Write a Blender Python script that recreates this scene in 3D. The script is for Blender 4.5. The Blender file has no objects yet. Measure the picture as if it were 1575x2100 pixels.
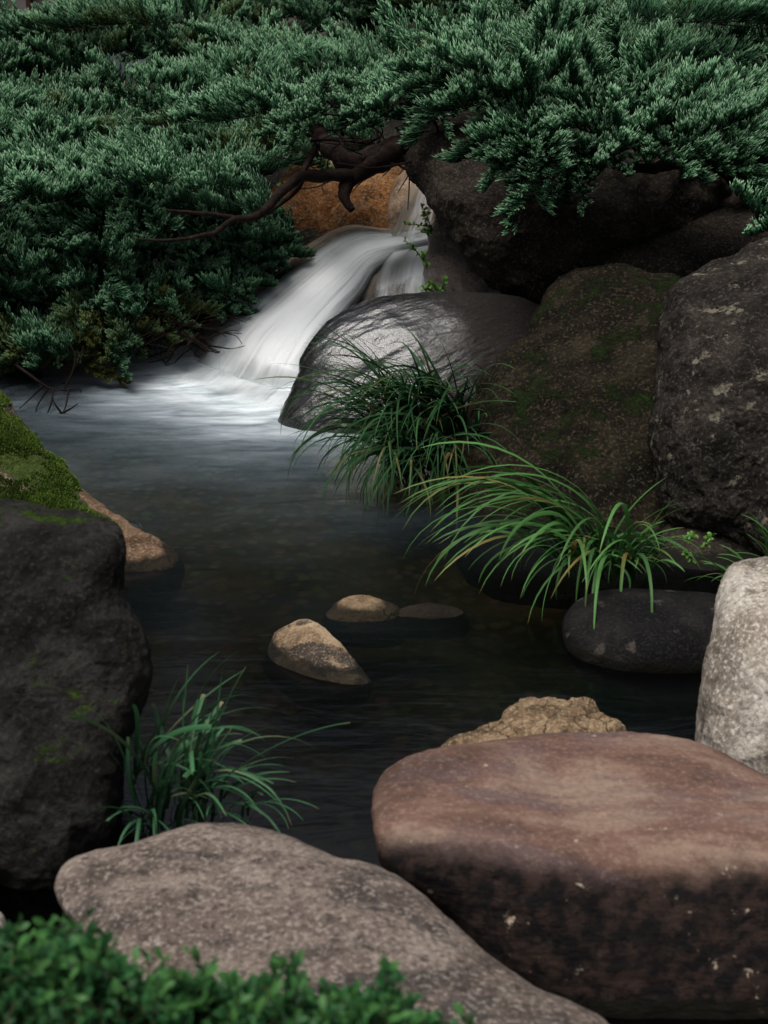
import bpy, math, random
import numpy as np
from mathutils import Vector
from math import radians as R

# ------------------------------------------------------------------ camera, sky, sun, exposure
S = bpy.context.scene
COL = S.collection
PITCH = R(20.0)
CAMH = 1.6
F = 2916.0                                   # focal length in photo pixels (1575 x 2100)
cam_d = bpy.data.cameras.new('camera')
cam = bpy.data.objects.new('camera', cam_d); COL.objects.link(cam)
cam.location = (0, 0, CAMH)
cam.rotation_euler = (R(90) - PITCH, 0, 0)
cam_d.sensor_fit = 'VERTICAL'; cam_d.sensor_height = 36.0; cam_d.sensor_width = 27.0
cam_d.lens = 36.0 * F / 2100.0
cam_d.clip_start = 0.05; cam_d.clip_end = 500
cam_d.dof.use_dof = True; cam_d.dof.focus_distance = 5.2; cam_d.dof.aperture_fstop = 6.0
S.camera = cam

SUN_EL, SUN_AZ = 73.0, -128.0                 # azimuth from +Y towards +X, in degrees
W = bpy.data.worlds.new('World'); S.world = W; W.use_nodes = True
wn = W.node_tree
sky = wn.nodes.new('ShaderNodeTexSky'); sky.sky_type = 'NISHITA'; sky.sun_disc = False
sky.sun_elevation = R(SUN_EL); sky.sun_rotation = R(SUN_AZ)
sky.air_density = 1.0; sky.dust_density = 4.0; sky.ozone_density = 1.0
bg = wn.nodes['Background']; bg.inputs['Strength'].default_value = 0.075
hs = wn.nodes.new('ShaderNodeHueSaturation'); hs.inputs['Saturation'].default_value = 0.55   # thin overcast
wn.links.new(sky.outputs[0], hs.inputs['Color']); wn.links.new(hs.outputs[0], bg.inputs['Color'])
sl = bpy.data.lights.new('sun', 'SUN'); sl.energy = 2.0; sl.angle = R(34); sl.color = (1.0, 0.965, 0.92)
so = bpy.data.objects.new('sun', sl); COL.objects.link(so)
sd = Vector((math.sin(R(SUN_AZ)) * math.cos(R(SUN_EL)), math.cos(R(SUN_AZ)) * math.cos(R(SUN_EL)), math.sin(R(SUN_EL))))
so.rotation_euler = sd.to_track_quat('Z', 'Y').to_euler()
so.location = (0, 0, 12)
S.view_settings.view_transform = 'Standard'; S.view_settings.look = 'None'
S.view_settings.exposure = 0.75; S.view_settings.gamma = 1.0; S.view_settings.use_curve_mapping = False
S.cycles.max_bounces = 8; S.cycles.transparent_max_bounces = 24
S.cycles.caustics_reflective = False; S.cycles.caustics_refractive = False

# ------------------------------------------------------------------ helpers
CP, SP = math.cos(PITCH), math.sin(PITCH)
def at(px, py, d):
    """point seen at photo pixel (px, py), d metres along the view axis"""
    px = np.asarray(px, float); py = np.asarray(py, float); d = np.asarray(d, float)
    x = (px - 787.5) / F * d; v = (1050 - py) / F * d
    x, v, d = np.broadcast_arrays(x, v, d)
    return np.stack([x, d * CP + v * SP, CAMH - d * SP + v * CP], -1)
def wd(py):                                  # depth of the water surface at a photo row
    return CAMH / (SP + (py - 1050) / F * CP)
def V(px, py, d): return Vector(at(px, py, d))

_rng = np.random.default_rng(7)
_PERM = np.concatenate([_rng.permutation(256)] * 3)
_G = _rng.normal(size=(256, 3)); _G /= np.linalg.norm(_G, axis=1)[:, None]
def noise(P):
    Pi = np.floor(P).astype(int); f = P - Pi; Pi &= 255
    u = f * f * f * (f * (f * 6 - 15) + 10)
    out = 0
    for i in (0, 1):
        for j in (0, 1):
            for k in (0, 1):
                h = _PERM[_PERM[_PERM[(Pi[..., 0] + i) & 255] + ((Pi[..., 1] + j) & 255)] + ((Pi[..., 2] + k) & 255)]
                g = (_G[h] * (f - np.array([i, j, k]))).sum(-1)
                w = (u[..., 0] if i else 1 - u[..., 0]) * (u[..., 1] if j else 1 - u[..., 1]) * (u[..., 2] if k else 1 - u[..., 2])
                out = out + g * w
    return out
def fbm(P, o=4, ridged=False):
    s, a, t = 0, 1.0, 0
    for i in range(o):
        n = noise(P * 2 ** i + i * 17.3)
        s = s + a * ((0.45 - np.abs(n) * 1.6) if ridged else n); t += a; a *= 0.5
    return s / t

def mesh_obj(name, verts, faces, mat, parent=None, origin=None, smooth=True, attr=None, mats=None, midx=None):
    """faces: list of (n, k) int arrays. Links ONE mesh object."""
    verts = np.asarray(verts, np.float64)
    o3 = np.zeros(3) if origin is None else np.asarray(origin, float)
    me = bpy.data.meshes.new(name)
    fl = [np.asarray(f, np.int32) for f in faces if len(f)]
    me.vertices.add(len(verts)); me.vertices.foreach_set('co', (verts - o3).astype(np.float32).ravel())
    loops = np.concatenate([f.ravel() for f in fl])
    tot = np.concatenate([np.full(len(f), f.shape[1], np.int32) for f in fl])
    st = np.concatenate([[0], np.cumsum(tot)[:-1]]).astype(np.int32)
    me.loops.add(len(loops)); me.loops.foreach_set('vertex_index', loops)
    me.polygons.add(len(tot)); me.polygons.foreach_set('loop_start', st)
    try: me.polygons.foreach_set('loop_total', tot)
    except Exception: pass
    me.polygons.foreach_set('use_smooth', np.full(len(tot), smooth))
    if midx is not None: me.polygons.foreach_set('material_index', np.asarray(midx, np.int32))
    me.update(calc_edges=True)
    if attr is not None:
        for an, av in attr.items():
            a = me.color_attributes.new(an, 'FLOAT_COLOR', 'POINT')
            a.data.foreach_set('color', np.asarray(av, np.float32).ravel())
    me.validate(verbose=False)
    for m in (mats or [mat]): me.materials.append(m)
    ob = bpy.data.objects.new(name, me); COL.objects.link(ob)
    ob.location = o3
    if parent is not None:
        ob.parent = parent
        pl, q = np.zeros(3), parent
        while q is not None: pl = pl + np.array(q.location); q = q.parent
        ob.location = o3 - pl
    return ob
def tag(o, label=None, cat=None, group=None, kind=None):
    if label: o['label'] = label
    if cat: o['category'] = cat
    if group: o['group'] = group
    if kind: o['kind'] = kind
    return o
def thing(name, label, cat, loc, group=None):
    e = bpy.data.objects.new(name, None); COL.objects.link(e); e.location = [float(c) for c in loc]
    e.empty_display_size = 0.1
    return tag(e, label, cat, group)

def smoothline(pts, n, closed=False):
    """Catmull-Rom resample"""
    P = np.asarray(pts, float); m = len(P)
    if closed: Q = np.vstack([P[-1], P, P[0], P[1]]); seg = m
    else: Q = np.vstack([2 * P[0] - P[1], P, 2 * P[-1] - P[-2]]); seg = m - 1
    t = np.linspace(0, seg, n, endpoint=not closed); i = np.minimum(t.astype(int), seg - 1); f = (t - i)[:, None]
    a, b, c, d = Q[i], Q[i + 1], Q[i + 2], Q[i + 3]
    return 0.5 * (2 * b + (c - a) * f + (2 * a - 5 * b + 4 * c - d) * f ** 2 + (3 * b - a - 3 * c + d) * f ** 3)

# ------------------------------------------------------------------ node materials
class NT:
    def __init__(self, name):
        self.m = bpy.data.materials.new(name); self.m.use_nodes = True
        self.t = self.m.node_tree; self.t.nodes.clear()
        self.out = self.n('ShaderNodeOutputMaterial')
    def n(self, typ, **kw):
        nd = self.t.nodes.new(typ)
        for k, v in kw.items(): setattr(nd, k, v)
        return nd
    def set(self, sock, v):
        if isinstance(v, bpy.types.NodeSocket): self.t.links.new(v, sock)
        elif isinstance(v, (tuple, list)) and len(v) == 3 and sock.type == 'RGBA': sock.default_value = (*v, 1)
        else: sock.default_value = v
    def coord(self, which='Object'):
        return self.n('ShaderNodeTexCoord').outputs[which]
    def pos(self): return self.n('ShaderNodeNewGeometry').outputs['Position']
    def mapping(self, vec, scale=(1, 1, 1), rot=(0, 0, 0), loc=(0, 0, 0)):
        k = self.n('ShaderNodeMapping'); self.set(k.inputs['Vector'], vec)
        k.inputs['Scale'].default_value = scale; k.inputs['Rotation'].default_value = rot; k.inputs['Location'].default_value = loc
        return k.outputs[0]
    def noise(self, vec, scale, detail=6, rough=0.55, dist=0.0):
        k = self.n('ShaderNodeTexNoise'); self.set(k.inputs['Vector'], vec)
        k.inputs['Scale'].default_value = scale; k.inputs['Detail'].default_value = detail
        k.inputs['Roughness'].default_value = rough; k.inputs['Distortion'].default_value = dist
        return k.outputs['Fac']
    def voro(self, vec, scale, feature='F1', out='Distance', rnd=1.0):
        k = self.n('ShaderNodeTexVoronoi', feature=feature); self.set(k.inputs['Vector'], vec)
        k.inputs['Scale'].default_value = scale; k.inputs['Randomness'].default_value = rnd
        return k.outputs[out]
    def math(self, op, a, b=0.0, c=None, clamp=False):
        k = self.n('ShaderNodeMath', operation=op, use_clamp=clamp)
        self.set(k.inputs[0], a); self.set(k.inputs[1], b)
        if c is not None: self.set(k.inputs[2], c)
        return k.outputs[0]
    def step(self, v, lo, hi, a=0.0, b=1.0):
        k = self.n('ShaderNodeMapRange', interpolation_type='SMOOTHSTEP')
        self.set(k.inputs[0], v); k.inputs[1].default_value = lo; k.inputs[2].default_value = hi
        k.inputs[3].default_value = a; k.inputs[4].default_value = b
        return k.outputs[0]
    def ramp(self, v, stops):
        k = self.n('ShaderNodeValToRGB'); self.set(k.inputs[0], v); e = k.color_ramp.elements
        while len(e) < len(stops): e.new(0.5)
        for el, (p, c) in zip(e, stops): el.position = p; el.color = (*c, 1)
        return k.outputs[0]
    def mix(self, fac, a, b, blend='MIX'):
        k = self.n('ShaderNodeMix', data_type='RGBA', blend_type=blend)
        self.set(k.inputs[0], fac); self.set(k.inputs[6], a); self.set(k.inputs[7], b)
        return k.outputs[2]
    def sep(self, v):
        k = self.n('ShaderNodeSeparateXYZ'); self.set(k.inputs[0], v); return k.outputs
    def bump(self, h, strength, dist, normal=None):
        k = self.n('ShaderNodeBump'); self.set(k.inputs['Height'], h)
        k.inputs['Strength'].default_value = strength; k.inputs['Distance'].default_value = dist
        if normal is not None: self.set(k.inputs['Normal'], normal)
        return k.outputs[0]
    def principled(self, color, rough=0.7, normal=None, spec=0.5, **kw):
        k = self.n('ShaderNodeBsdfPrincipled')
        self.set(k.inputs['Base Color'], color); self.set(k.inputs['Roughness'], rough)
        self.set(k.inputs['Specular IOR Level'], spec)
        if normal is not None: self.set(k.inputs['Normal'], normal)
        for a, v in kw.items(): self.set(k.inputs[a.replace('_', ' ')], v)
        return k.outputs[0]
    def done(self, sh):
        self.t.links.new(sh, self.out.inputs['Surface']); return self.m

def rock_mat(name, cols, scale=3.0, speck=0.35, speck_scale=90, dark=(0.03, 0.028, 0.025), light=(0.5, 0.45, 0.38),
             lichen=None, lichen_amt=0.6, lichen_scale=9, moss=None, moss_amt=0.55, moss_up=0.2, rough=0.85, spec=0.07, bdet=10, fine=0.22, coat=0.0, splash=None, cracks=None,
             bump=0.9, bumpd=0.016, stain=None, stain_z=None, wet=True, seed=0.0, stretch=(1, 1, 1), rough_lo=None, pits=0.4, blotch=None, rot=(0, 0, 0)):
    """cols: three colours of the stone from dark to light"""
    t = NT(name)
    P = t.pos(); Q = t.mapping(P, loc=(seed, seed * 1.7, seed * 0.6))
    QS = t.mapping(Q, scale=stretch, rot=rot)
    n1 = t.noise(QS, scale, 9, 0.62, 0.4)
    c = t.ramp(n1, [(0.36, cols[0]), (0.5, cols[1]), (0.63, cols[2])])
    if blotch:                                             # big areas of another tone
        c = t.mix(t.step(t.noise(QS, blotch[1], 5, 0.6, 0.6), blotch[2], blotch[3], 0, blotch[4]), c, blotch[0])
    nf = t.noise(Q, speck_scale, 3, 0.7)
    nm = t.noise(Q, speck_scale * 0.3, 5, 0.7)
    c = t.mix(t.math('MULTIPLY', t.step(nf, 0.54, 0.62), speck), c, light)
    c = t.mix(t.math('MULTIPLY', t.step(nf, 0.46, 0.38), speck), c, dark)
    c = t.mix(t.math('MULTIPLY', t.step(nm, 0.45, 0.35), min(1, speck * 1.4)), c, dark)
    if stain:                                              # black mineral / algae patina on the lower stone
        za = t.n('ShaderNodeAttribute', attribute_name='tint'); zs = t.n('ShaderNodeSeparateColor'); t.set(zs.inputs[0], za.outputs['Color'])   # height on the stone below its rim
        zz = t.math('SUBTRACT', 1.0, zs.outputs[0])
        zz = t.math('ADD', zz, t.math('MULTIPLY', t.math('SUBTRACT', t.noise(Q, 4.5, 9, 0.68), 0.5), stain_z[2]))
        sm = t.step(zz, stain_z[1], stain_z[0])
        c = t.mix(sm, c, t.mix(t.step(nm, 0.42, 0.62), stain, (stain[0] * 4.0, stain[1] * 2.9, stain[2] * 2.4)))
    if lichen:
        nl = t.noise(Q, lichen_scale, 8, 0.68, 0.15)
        lm = t.step(nl, lichen_amt, lichen_amt + 0.05)
        c = t.mix(t.math('MULTIPLY', lm, t.step(nm, 0.38, 0.56, 0.1, 1.0)), c, lichen)
    ck = None
    if cracks:
        wv = t.n('ShaderNodeVectorMath', operation='ADD'); t.set(wv.inputs[0], Q); nz3 = t.n('ShaderNodeTexNoise'); nz3.inputs['Scale'].default_value = 18; t.set(nz3.inputs['Vector'], Q)
        sc3 = t.n('ShaderNodeVectorMath', operation='SCALE'); t.set(sc3.inputs[0], nz3.outputs['Color']); sc3.inputs['Scale'].default_value = 0.05; t.set(wv.inputs[1], sc3.outputs[0])
        ck = t.math('MULTIPLY', t.step(t.voro(wv.outputs[0], cracks[0], 'DISTANCE_TO_EDGE'), cracks[2], cracks[2] * 0.2), t.step(t.noise(Q, 9, 3), 0.42, 0.5))
        c = t.mix(ck, c, cracks[1])
    nz = t.sep(t.n('ShaderNodeNewGeometry').outputs['Normal'])[2]
    mm = None
    if moss:
        a = t.math('ADD', t.noise(Q, 5.5, 9, 0.68, 0.5), t.math('MULTIPLY', t.math('SUBTRACT', nz, moss_up), 0.22))
        mm = t.step(a, moss_amt, moss_amt + 0.09)
        mc = t.ramp(t.noise(Q, 60, 6, 0.7), [(0.3, tuple(x * 0.35 for x in moss)), (0.55, moss), (0.75, tuple(min(1, x * 1.9) for x in moss))])
        c = t.mix(mm, c, mc)
    rg = t.math('ADD', rough - 0.12, t.math('MULTIPLY', nm, 0.24))
    if rough_lo is not None: rg = t.step(n1, 0.3, 0.7, rough_lo, rough)
    if wet:                                                # damp band just above the waterline
        zw = t.math('ADD', t.sep(P)[2], t.math('MULTIPLY', t.math('SUBTRACT', t.noise(Q, 14, 4), 0.5), 0.02))
        wm = t.step(zw, 0.036, 0.022)
        c = t.mix(wm, c, t.mix(0.93, c, (0.008, 0.008, 0.006)))
        rg = t.math('MULTIPLY', rg, t.math('SUBTRACT', 1.0, t.math('MULTIPLY', wm, 0.15)))
    h = t.math('ADD', t.math('MULTIPLY', t.noise(QS, scale * 6, bdet, 0.68), 1.0), t.math('MULTIPLY', nf, fine))
    if pits:
        pv = t.voro(t.mix(0.08, Q, t.n('ShaderNodeTexNoise').outputs['Color']), 26)
        h = t.math('SUBTRACT', h, t.math('MULTIPLY', t.step(pv, 0.25, 0.05), pits * 0.4))
    if ck is not None: h = t.math('SUBTRACT', h, t.math('MULTIPLY', ck, 0.6))
    if mm is not None: h = t.math('ADD', h, t.math('MULTIPLY', mm, t.noise(Q, 140, 3)))
    nrm = t.bump(h, bump, bumpd)
    k = t.n('ShaderNodeBsdfPrincipled')
    t.set(k.inputs['Base Color'], c); t.set(k.inputs['Roughness'], rg); t.set(k.inputs['Normal'], nrm); t.set(k.inputs['Specular IOR Level'], spec)
    if coat:
        cw = coat
        if splash:                                     # spray from the fall only reaches this far along the stone
            sx = t.math('ADD', t.sep(P)[0], t.math('ADD', t.math('MULTIPLY', t.sep(P)[1], splash[2]), t.math('MULTIPLY', t.math('SUBTRACT', t.noise(Q, 6, 6, 0.65), 0.5), 0.5)))
            cw = t.math('MULTIPLY', t.step(sx, splash[1], splash[0]), coat)
            t.set(k.inputs['Roughness'], t.math('ADD', rg, t.step(sx, splash[0], splash[1], 0.0, 0.4)))
            t.set(k.inputs['Base Color'], t.mix(t.step(sx, splash[0], splash[1]), c, t.mix(0.5, c, (0.026, 0.020, 0.017))))
        t.set(k.inputs['Coat Weight'], cw); k.inputs['Coat Roughness'].default_value = 0.20; k.inputs['Coat IOR'].default_value = 1.65; t.set(k.inputs['Coat Normal'], nrm)
    return t.done(k.outputs[0])

# ------------------------------------------------------------------ stones
def rock(name, label, outline, mat, D=None, wl=None, T=0.15, Tb=0.2, p=2.3, top=60, front=20, ridge=None, rs=40,
         amp=((2.5, 0.03, 4, False),), seed=0, centre=None, nt=300, ns=80, cat='boulder', group=None, sil=3.0, wlx=None, hook=None, lean=0.0):
    O = smoothline(outline, nt, True)
    if centre is None:
        x, y = O[:, 0], O[:, 1]; xn, yn = np.roll(x, -1), np.roll(y, -1); k = x * yn - xn * y
        centre = (((x + xn) * k).sum() / (3 * k.sum()), ((y + yn) * k).sum() / (3 * k.sum()))
    c = np.array(centre)
    ang = np.linspace(0, 2 * np.pi, nt, endpoint=False)
    O = O + (O - c) / np.linalg.norm(O - c, axis=1)[:, None] * (fbm(np.stack([O[:, 0] / 60, O[:, 1] / 60, np.full(nt, seed * 3.1)], -1), 4)[:, None] * sil)
    if ridge is None: rf = lambda X: np.full_like(X, c[1])
    else:
        rx, ry = zip(*ridge); rf = lambda X: np.interp(X, rx, ry)
    D0 = D if D is not None else wd(wl)
    k = D0 / F
    sp = lambda u: 0.5 * (u + np.sqrt(u * u + rs * rs))
    def g(X, Y):
        u = Y - rf(X)
        return k * (math.tan(R(top)) * sp(-u) - math.tan(R(front)) * sp(u)) + lean * (X - c[0])
    def prof(s): return np.power(np.clip(1 - s ** p, 0, 1), 1 / p)
    if D is None:
        x0 = c[0] if wlx is None else wlx
        # where is s on the ray down to the waterline
        dy = wl - c[1]; a = np.abs(O[:, 0] - x0) + 1e4 * (O[:, 1] < c[1]); ob = O[a.argmin()]
        s0 = np.clip(dy / max(1.0, ob[1] - c[1]), 0, 1)
        D = wd(wl) - (g(np.array([x0]), np.array([float(wl)]))[0] - T * prof(np.array([s0]))[0])
    sf = np.sin(np.linspace(0, np.pi / 2, ns + 1))[1:]
    nb = 22; sb = np.sin(np.linspace(np.pi / 2, 0, nb + 1))[1:-1]
    rings, rim = [], []
    for s in sf:
        X, Y = (c[:, None] + s * (O - c).T)
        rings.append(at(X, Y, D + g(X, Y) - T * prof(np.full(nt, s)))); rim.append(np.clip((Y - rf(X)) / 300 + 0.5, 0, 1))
    for s in sb:
        X, Y = (c[:, None] + s * (O - c).T)
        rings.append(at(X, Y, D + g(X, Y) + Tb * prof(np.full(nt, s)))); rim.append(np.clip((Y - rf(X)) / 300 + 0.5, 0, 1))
    G = np.array(rings)                                        # (nr, nt, 3)
    nr = len(G)
    c0 = at(c[0], c[1], D + g(c[:1], c[1:])[0] - T); c1 = at(c[0], c[1], D + g(c[:1], c[1:])[0] + Tb)
    A = np.concatenate([c0[None, None].repeat(nt, 1), G, c1[None, None].repeat(nt, 1)])
    du = np.roll(A, -1, 1) - np.roll(A, 1, 1); dv = np.gradient(A, axis=0)
    N = np.cross(du, dv); N /= np.linalg.norm(N, axis=-1)[..., None] + 1e-12
    N[0] = N[1].mean(0) / np.linalg.norm(N[1].mean(0)); N[-1] = N[-2].mean(0) / np.linalg.norm(N[-2].mean(0))
    if (N[0, 0] * np.array([0, -CP, SP])).sum() < 0: N = -N
    disp = 0
    for (sc, am, oc, rd) in amp:
        disp = disp + am * fbm(A * sc + seed * 7.13, oc, rd)
    if hook is not None: disp = disp + hook(A, N)
    A = A + N * np.asarray(disp)[..., None]
    verts = np.concatenate([A[0, :1], A[1:-1].reshape(-1, 3), A[-1, :1]])
    i = np.arange(nt); j = (i + 1) % nt
    tri0 = np.stack([np.zeros(nt, int), 1 + j, 1 + i], 1)
    q = np.concatenate([np.stack([1 + r * nt + i, 1 + r * nt + j, 1 + (r + 1) * nt + j, 1 + (r + 1) * nt + i], 1) for r in range(nr - 1)])
    last = len(verts) - 1
    tri1 = np.stack([np.full(nt, last), 1 + (nr - 1) * nt + i, 1 + (nr - 1) * nt + j], 1)
    org = verts.mean(0); org[2] = verts[:, 2].min()
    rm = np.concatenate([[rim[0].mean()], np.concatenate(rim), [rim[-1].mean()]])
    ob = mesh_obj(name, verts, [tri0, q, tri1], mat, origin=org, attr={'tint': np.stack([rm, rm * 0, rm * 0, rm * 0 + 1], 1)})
    tag(ob, label, cat, group)
    ROCKS[label] = (A, N)
    return ob
ROCKS = {}

def tube(path, radii, n=8, wob=0.0, seed=0, cap=True):
    """verts and quads of a tapering tube"""
    P = np.asarray(path, float); m = len(P)
    T = np.gradient(P, axis=0); T /= np.linalg.norm(T, axis=1)[:, None] + 1e-9
    up = np.array([0.3, 0.2, 1.0]); 
    A = np.cross(T, up); A /= np.linalg.norm(A, axis=1)[:, None] + 1e-9
    B = np.cross(T, A)
    th = np.linspace(0, 2 * np.pi, n, endpoint=False)
    Rr = np.asarray(radii, float)[:, None] * np.ones(n)
    Q = P[:, None] + Rr[..., None] * (np.cos(th)[None, :, None] * A[:, None] + np.sin(th)[None, :, None] * B[:, None])
    if wob:
        d = fbm(Q * 14 + seed, 4) * wob
        Q = P[:, None] + (Q - P[:, None]) * (1 + d[..., None])
    v = Q.reshape(-1, 3); i = np.arange(n); j = (i + 1) % n
    f = np.concatenate([np.stack([r * n + i, r * n + j, (r + 1) * n + j, (r + 1) * n + i], 1) for r in range(m - 1)])
    return v, f
class Bag:
    """collects quads and triangles for one mesh"""
    def __init__(self): self.v = []; self.q = []; self.t = []; self.a = []; self.k = 0
    def add(self, v, q=None, t=None, a=None):
        v = np.asarray(v)
        if q is not None and len(q): self.q.append(np.asarray(q) + self.k)
        if t is not None and len(t): self.t.append(np.asarray(t) + self.k)
        if a is not None: self.a.append(np.broadcast_to(np.asarray(a, float), (len(v), 4)))
        self.v.append(v); self.k += len(v)
    def build(self, name, mat, parent=None, origin=None, smooth=True):
        f = []
        if self.q: f.append(np.concatenate(self.q))
        if self.t: f.append(np.concatenate(self.t))
        return mesh_obj(name, np.concatenate(self.v), f, mat, parent, origin, smooth, {'tint': np.concatenate(self.a)} if self.a else None)

# ------------------------------------------------------------------ ground, pond bed, water
def smooth(x, a, b):
    t = np.clip((x - a) / (b - a), 0, 1); return t * t * (3 - 2 * t)
def soil_mat():
    t = NT('soil'); P = t.pos()
    n = t.noise(P, 9, 8, 0.65)
    c = t.ramp(n, [(0.3, (0.008, 0.007, 0.004)), (0.5, (0.022, 0.018, 0.010)), (0.72, (0.055, 0.044, 0.026))])
    v = t.voro(P, 32, out='Color')
    c = t.mix(t.math('MULTIPLY', t.step(t.voro(P, 32), 0.45, 0.3), 0.55), c, t.mix(0.90, v, (0.052, 0.043, 0.026)))
    bed = t.ramp(t.noise(P, 5, 8, 0.65), [(0.35, (0.022, 0.019, 0.010)), (0.5, (0.058, 0.048, 0.026)), (0.65, (0.11, 0.09, 0.055))])   # silt and pebbles under water
    bed = t.mix(t.math('MULTIPLY', t.step(t.voro(P, 20), 0.5, 0.3), 0.6), bed, t.mix(0.88, t.voro(P, 20, out='Color'), (0.10, 0.085, 0.055)))
    c = t.mix(t.step(t.sep(P)[2], -0.02, -0.10), c, bed)
    h = t.math('SUBTRACT', t.noise(P, 40, 6, 0.7), t.voro(P, 32))
    return t.done(t.principled(c, 0.9, t.bump(h, 0.7, 0.02), 0.2))
def ground():
    xs = np.concatenate([np.linspace(-60, -4, 30), np.linspace(-3.9, 3.9, 157), np.linspace(4, 60, 30)])
    ys = np.concatenate([np.linspace(-40, 0.5, 24), np.linspace(0.55, 9.5, 180), np.linspace(9.7, 90, 50)])
    X, Y = np.meshgrid(xs, ys)
    P = np.stack([X, Y, np.zeros_like(X)], -1)
    xl = np.interp(Y, [1, 2.9, 4.2, 6.0, 7], [-0.75, -0.85, -1.5, -1.75, -1.2]); xr = np.interp(Y, [1, 2.6, 3.4, 4.2, 5.2, 6.2, 7], [1.2, 1.2, 1.25, 1.0, 0.75, 0.3, 0.0])
    wob = fbm(P * 2.3, 3) * 0.15
    inside = smooth(X - xl + wob, -0.35, 0.1) * smooth(xr - X + wob, -0.35, 0.1) * smooth(Y + wob, 1.75, 2.2) * smooth(6.75 - Y + wob, -0.4, 0.2)
    bank = 0.10 + 0.35 * smooth(Y, 6.6, 8.0) + 0.3 * smooth(Y, 8, 14) + 0.1 * smooth(np.abs(X), 1.5, 4)
    Z = bank * (1 - inside) + (-0.20 - 0.08 * fbm(P * 1.5, 2)) * inside + 0.03 * fbm(P * 6, 4)
    n0, n1 = X.shape; idx = np.arange(n0 * n1).reshape(n0, n1)
    q = np.stack([idx[:-1, :-1], idx[:-1, 1:], idx[1:, 1:], idx[1:, :-1]], -1).reshape(-1, 4)
    tag(mesh_obj('ground', np.stack([X, Y, Z], -1).reshape(-1, 3), [q], soil_mat()), kind='structure')
ground()

FALL_A = [(950, 452, 7.02), (880, 466, 7.02), (800, 474, 7.0), (725, 470, 7.02), (662, 497, 6.95), (590, 553, 6.85), (522, 604, 6.76), (462, 655, 6.68), (420, 705, 6.62), (380, 756, 6.52)]
FALL_B = [(950, 492, 6.95), (885, 508, 6.93), (830, 527, 6.9), (775, 558, 6.8), (745, 606, 6.66), (706, 650, 6.52), (672, 698, 6.38), (648, 745, 6.27), (640, 778, 6.2), (632, 812, 6.05)]

def water_mat():
    t = NT('pond_water'); P = t.pos()
    fo = t.n('ShaderNodeAttribute', attribute_name='tint'); fo.attribute_type = 'GEOMETRY'
    fs = t.n('ShaderNodeSeparateColor'); t.set(fs.inputs[0], fo.outputs['Color'])
    foam0, calm = fs.outputs[0], fs.outputs[1]
    S1 = t.mapping(P, scale=(0.8, 2.6, 1), rot=(0, 0, R(12)))
    n1 = t.noise(S1, 3.2, 6, 0.55, 0.8); n2 = t.noise(S1, 9, 5, 0.55, 0.6); n3 = t.noise(S1, 42, 3, 0.6)
    h = t.math('ADD', t.math('MULTIPLY', n1, 1.0), t.math('ADD', t.math('MULTIPLY', n2, 0.22), t.math('MULTIPLY', n3, 0.02)))
    nrm = t.bump(h, 0.10, 0.03)
    st = t.math('ADD', t.math('MULTIPLY', t.math('SUBTRACT', n1, 0.5), 1.6), t.math('MULTIPLY', t.math('SUBTRACT', n2, 0.5), 1.1))
    foam = t.math('MULTIPLY', foam0, t.math('ADD', 1.0, st), clamp=True)
    gl = t.n('ShaderNodeBsdfGlossy'); gl.inputs['Roughness'].default_value = 0.17; t.set(gl.inputs['Color'], (0.95, 0.97, 0.95)); t.set(gl.inputs['Normal'], nrm)
    tr = t.n('ShaderNodeBsdfTransparent'); t.set(tr.inputs['Color'], t.mix(calm, (0.20, 0.19, 0.14), (0.44, 0.42, 0.30)))   # more light gets through where it is shallow
    fr = t.n('ShaderNodeFresnel'); fr.inputs['IOR'].default_value = 1.33
    m1 = t.n('ShaderNodeMixShader'); t.set(m1.inputs[0], fr.outputs[0]); t.set(m1.inputs[1], tr.outputs[0]); t.set(m1.inputs[2], gl.outputs[0])
    df = t.n('ShaderNodeBsdfDiffuse'); t.set(df.inputs['Color'], t.mix(foam, (0.26, 0.36, 0.43), (0.82, 0.86, 0.88)))
    m2 = t.n('ShaderNodeMixShader'); t.set(m2.inputs[0], foam); t.set(m2.inputs[1], m1.outputs[0]); t.set(m2.inputs[2], df.outputs[0])
    return t.done(m2.outputs[0])
def water():
    xs = np.linspace(-3.2, 2.0, 261); ys = np.linspace(1.3, 7.0, 286)
    X, Y = np.meshgrid(xs, ys)
    a = at(403, 752, wd(752)); b = at(614, 822, wd(822))
    ab = b - a; tt = np.clip(((X - a[0]) * ab[0] + (Y - a[1]) * ab[1]) / (ab[0] ** 2 + ab[1] ** 2), 0, 1)
    dx = X - (a[0] + tt * ab[0]); dy = Y - (a[1] + tt * ab[1]); d = np.hypot(dx, dy)
    P = np.stack([X, Y, np.zeros_like(X)], -1)
    d = d * (1 + 0.5 * fbm(P * 1.6, 3))
    foam = 0.70 * np.exp(-(d / 0.36) ** 1.5) + 0.32 * np.exp(-(d / 0.55) ** 1.2) + 0.13 * np.exp(-(d / 1.05) ** 2)
    Z = 0.008 * fbm(P * np.array([2.2, 5, 1]), 4) * np.exp(-d / 2) + 0.02 * np.exp(-(d / 0.2) ** 2)
    n0, n1 = X.shape; idx = np.arange(n0 * n1).reshape(n0, n1)
    q = np.stack([idx[:-1, :-1], idx[:-1, 1:], idx[1:, 1:], idx[1:, :-1]], -1).reshape(-1, 4)
    at4 = np.stack([foam, smooth(Y + 0.5 * fbm(P * 1.1 + 5, 3), 3.5, 5.0) * (1 - 0.6 * smooth(Y, 5.2, 6.0)), np.zeros_like(foam), np.ones_like(foam)], -1).reshape(-1, 4)
    tag(mesh_obj('pond_water', np.stack([X, Y, Z], -1).reshape(-1, 3), [q], water_mat(), attr={'tint': at4}), kind='structure')
water()

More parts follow.
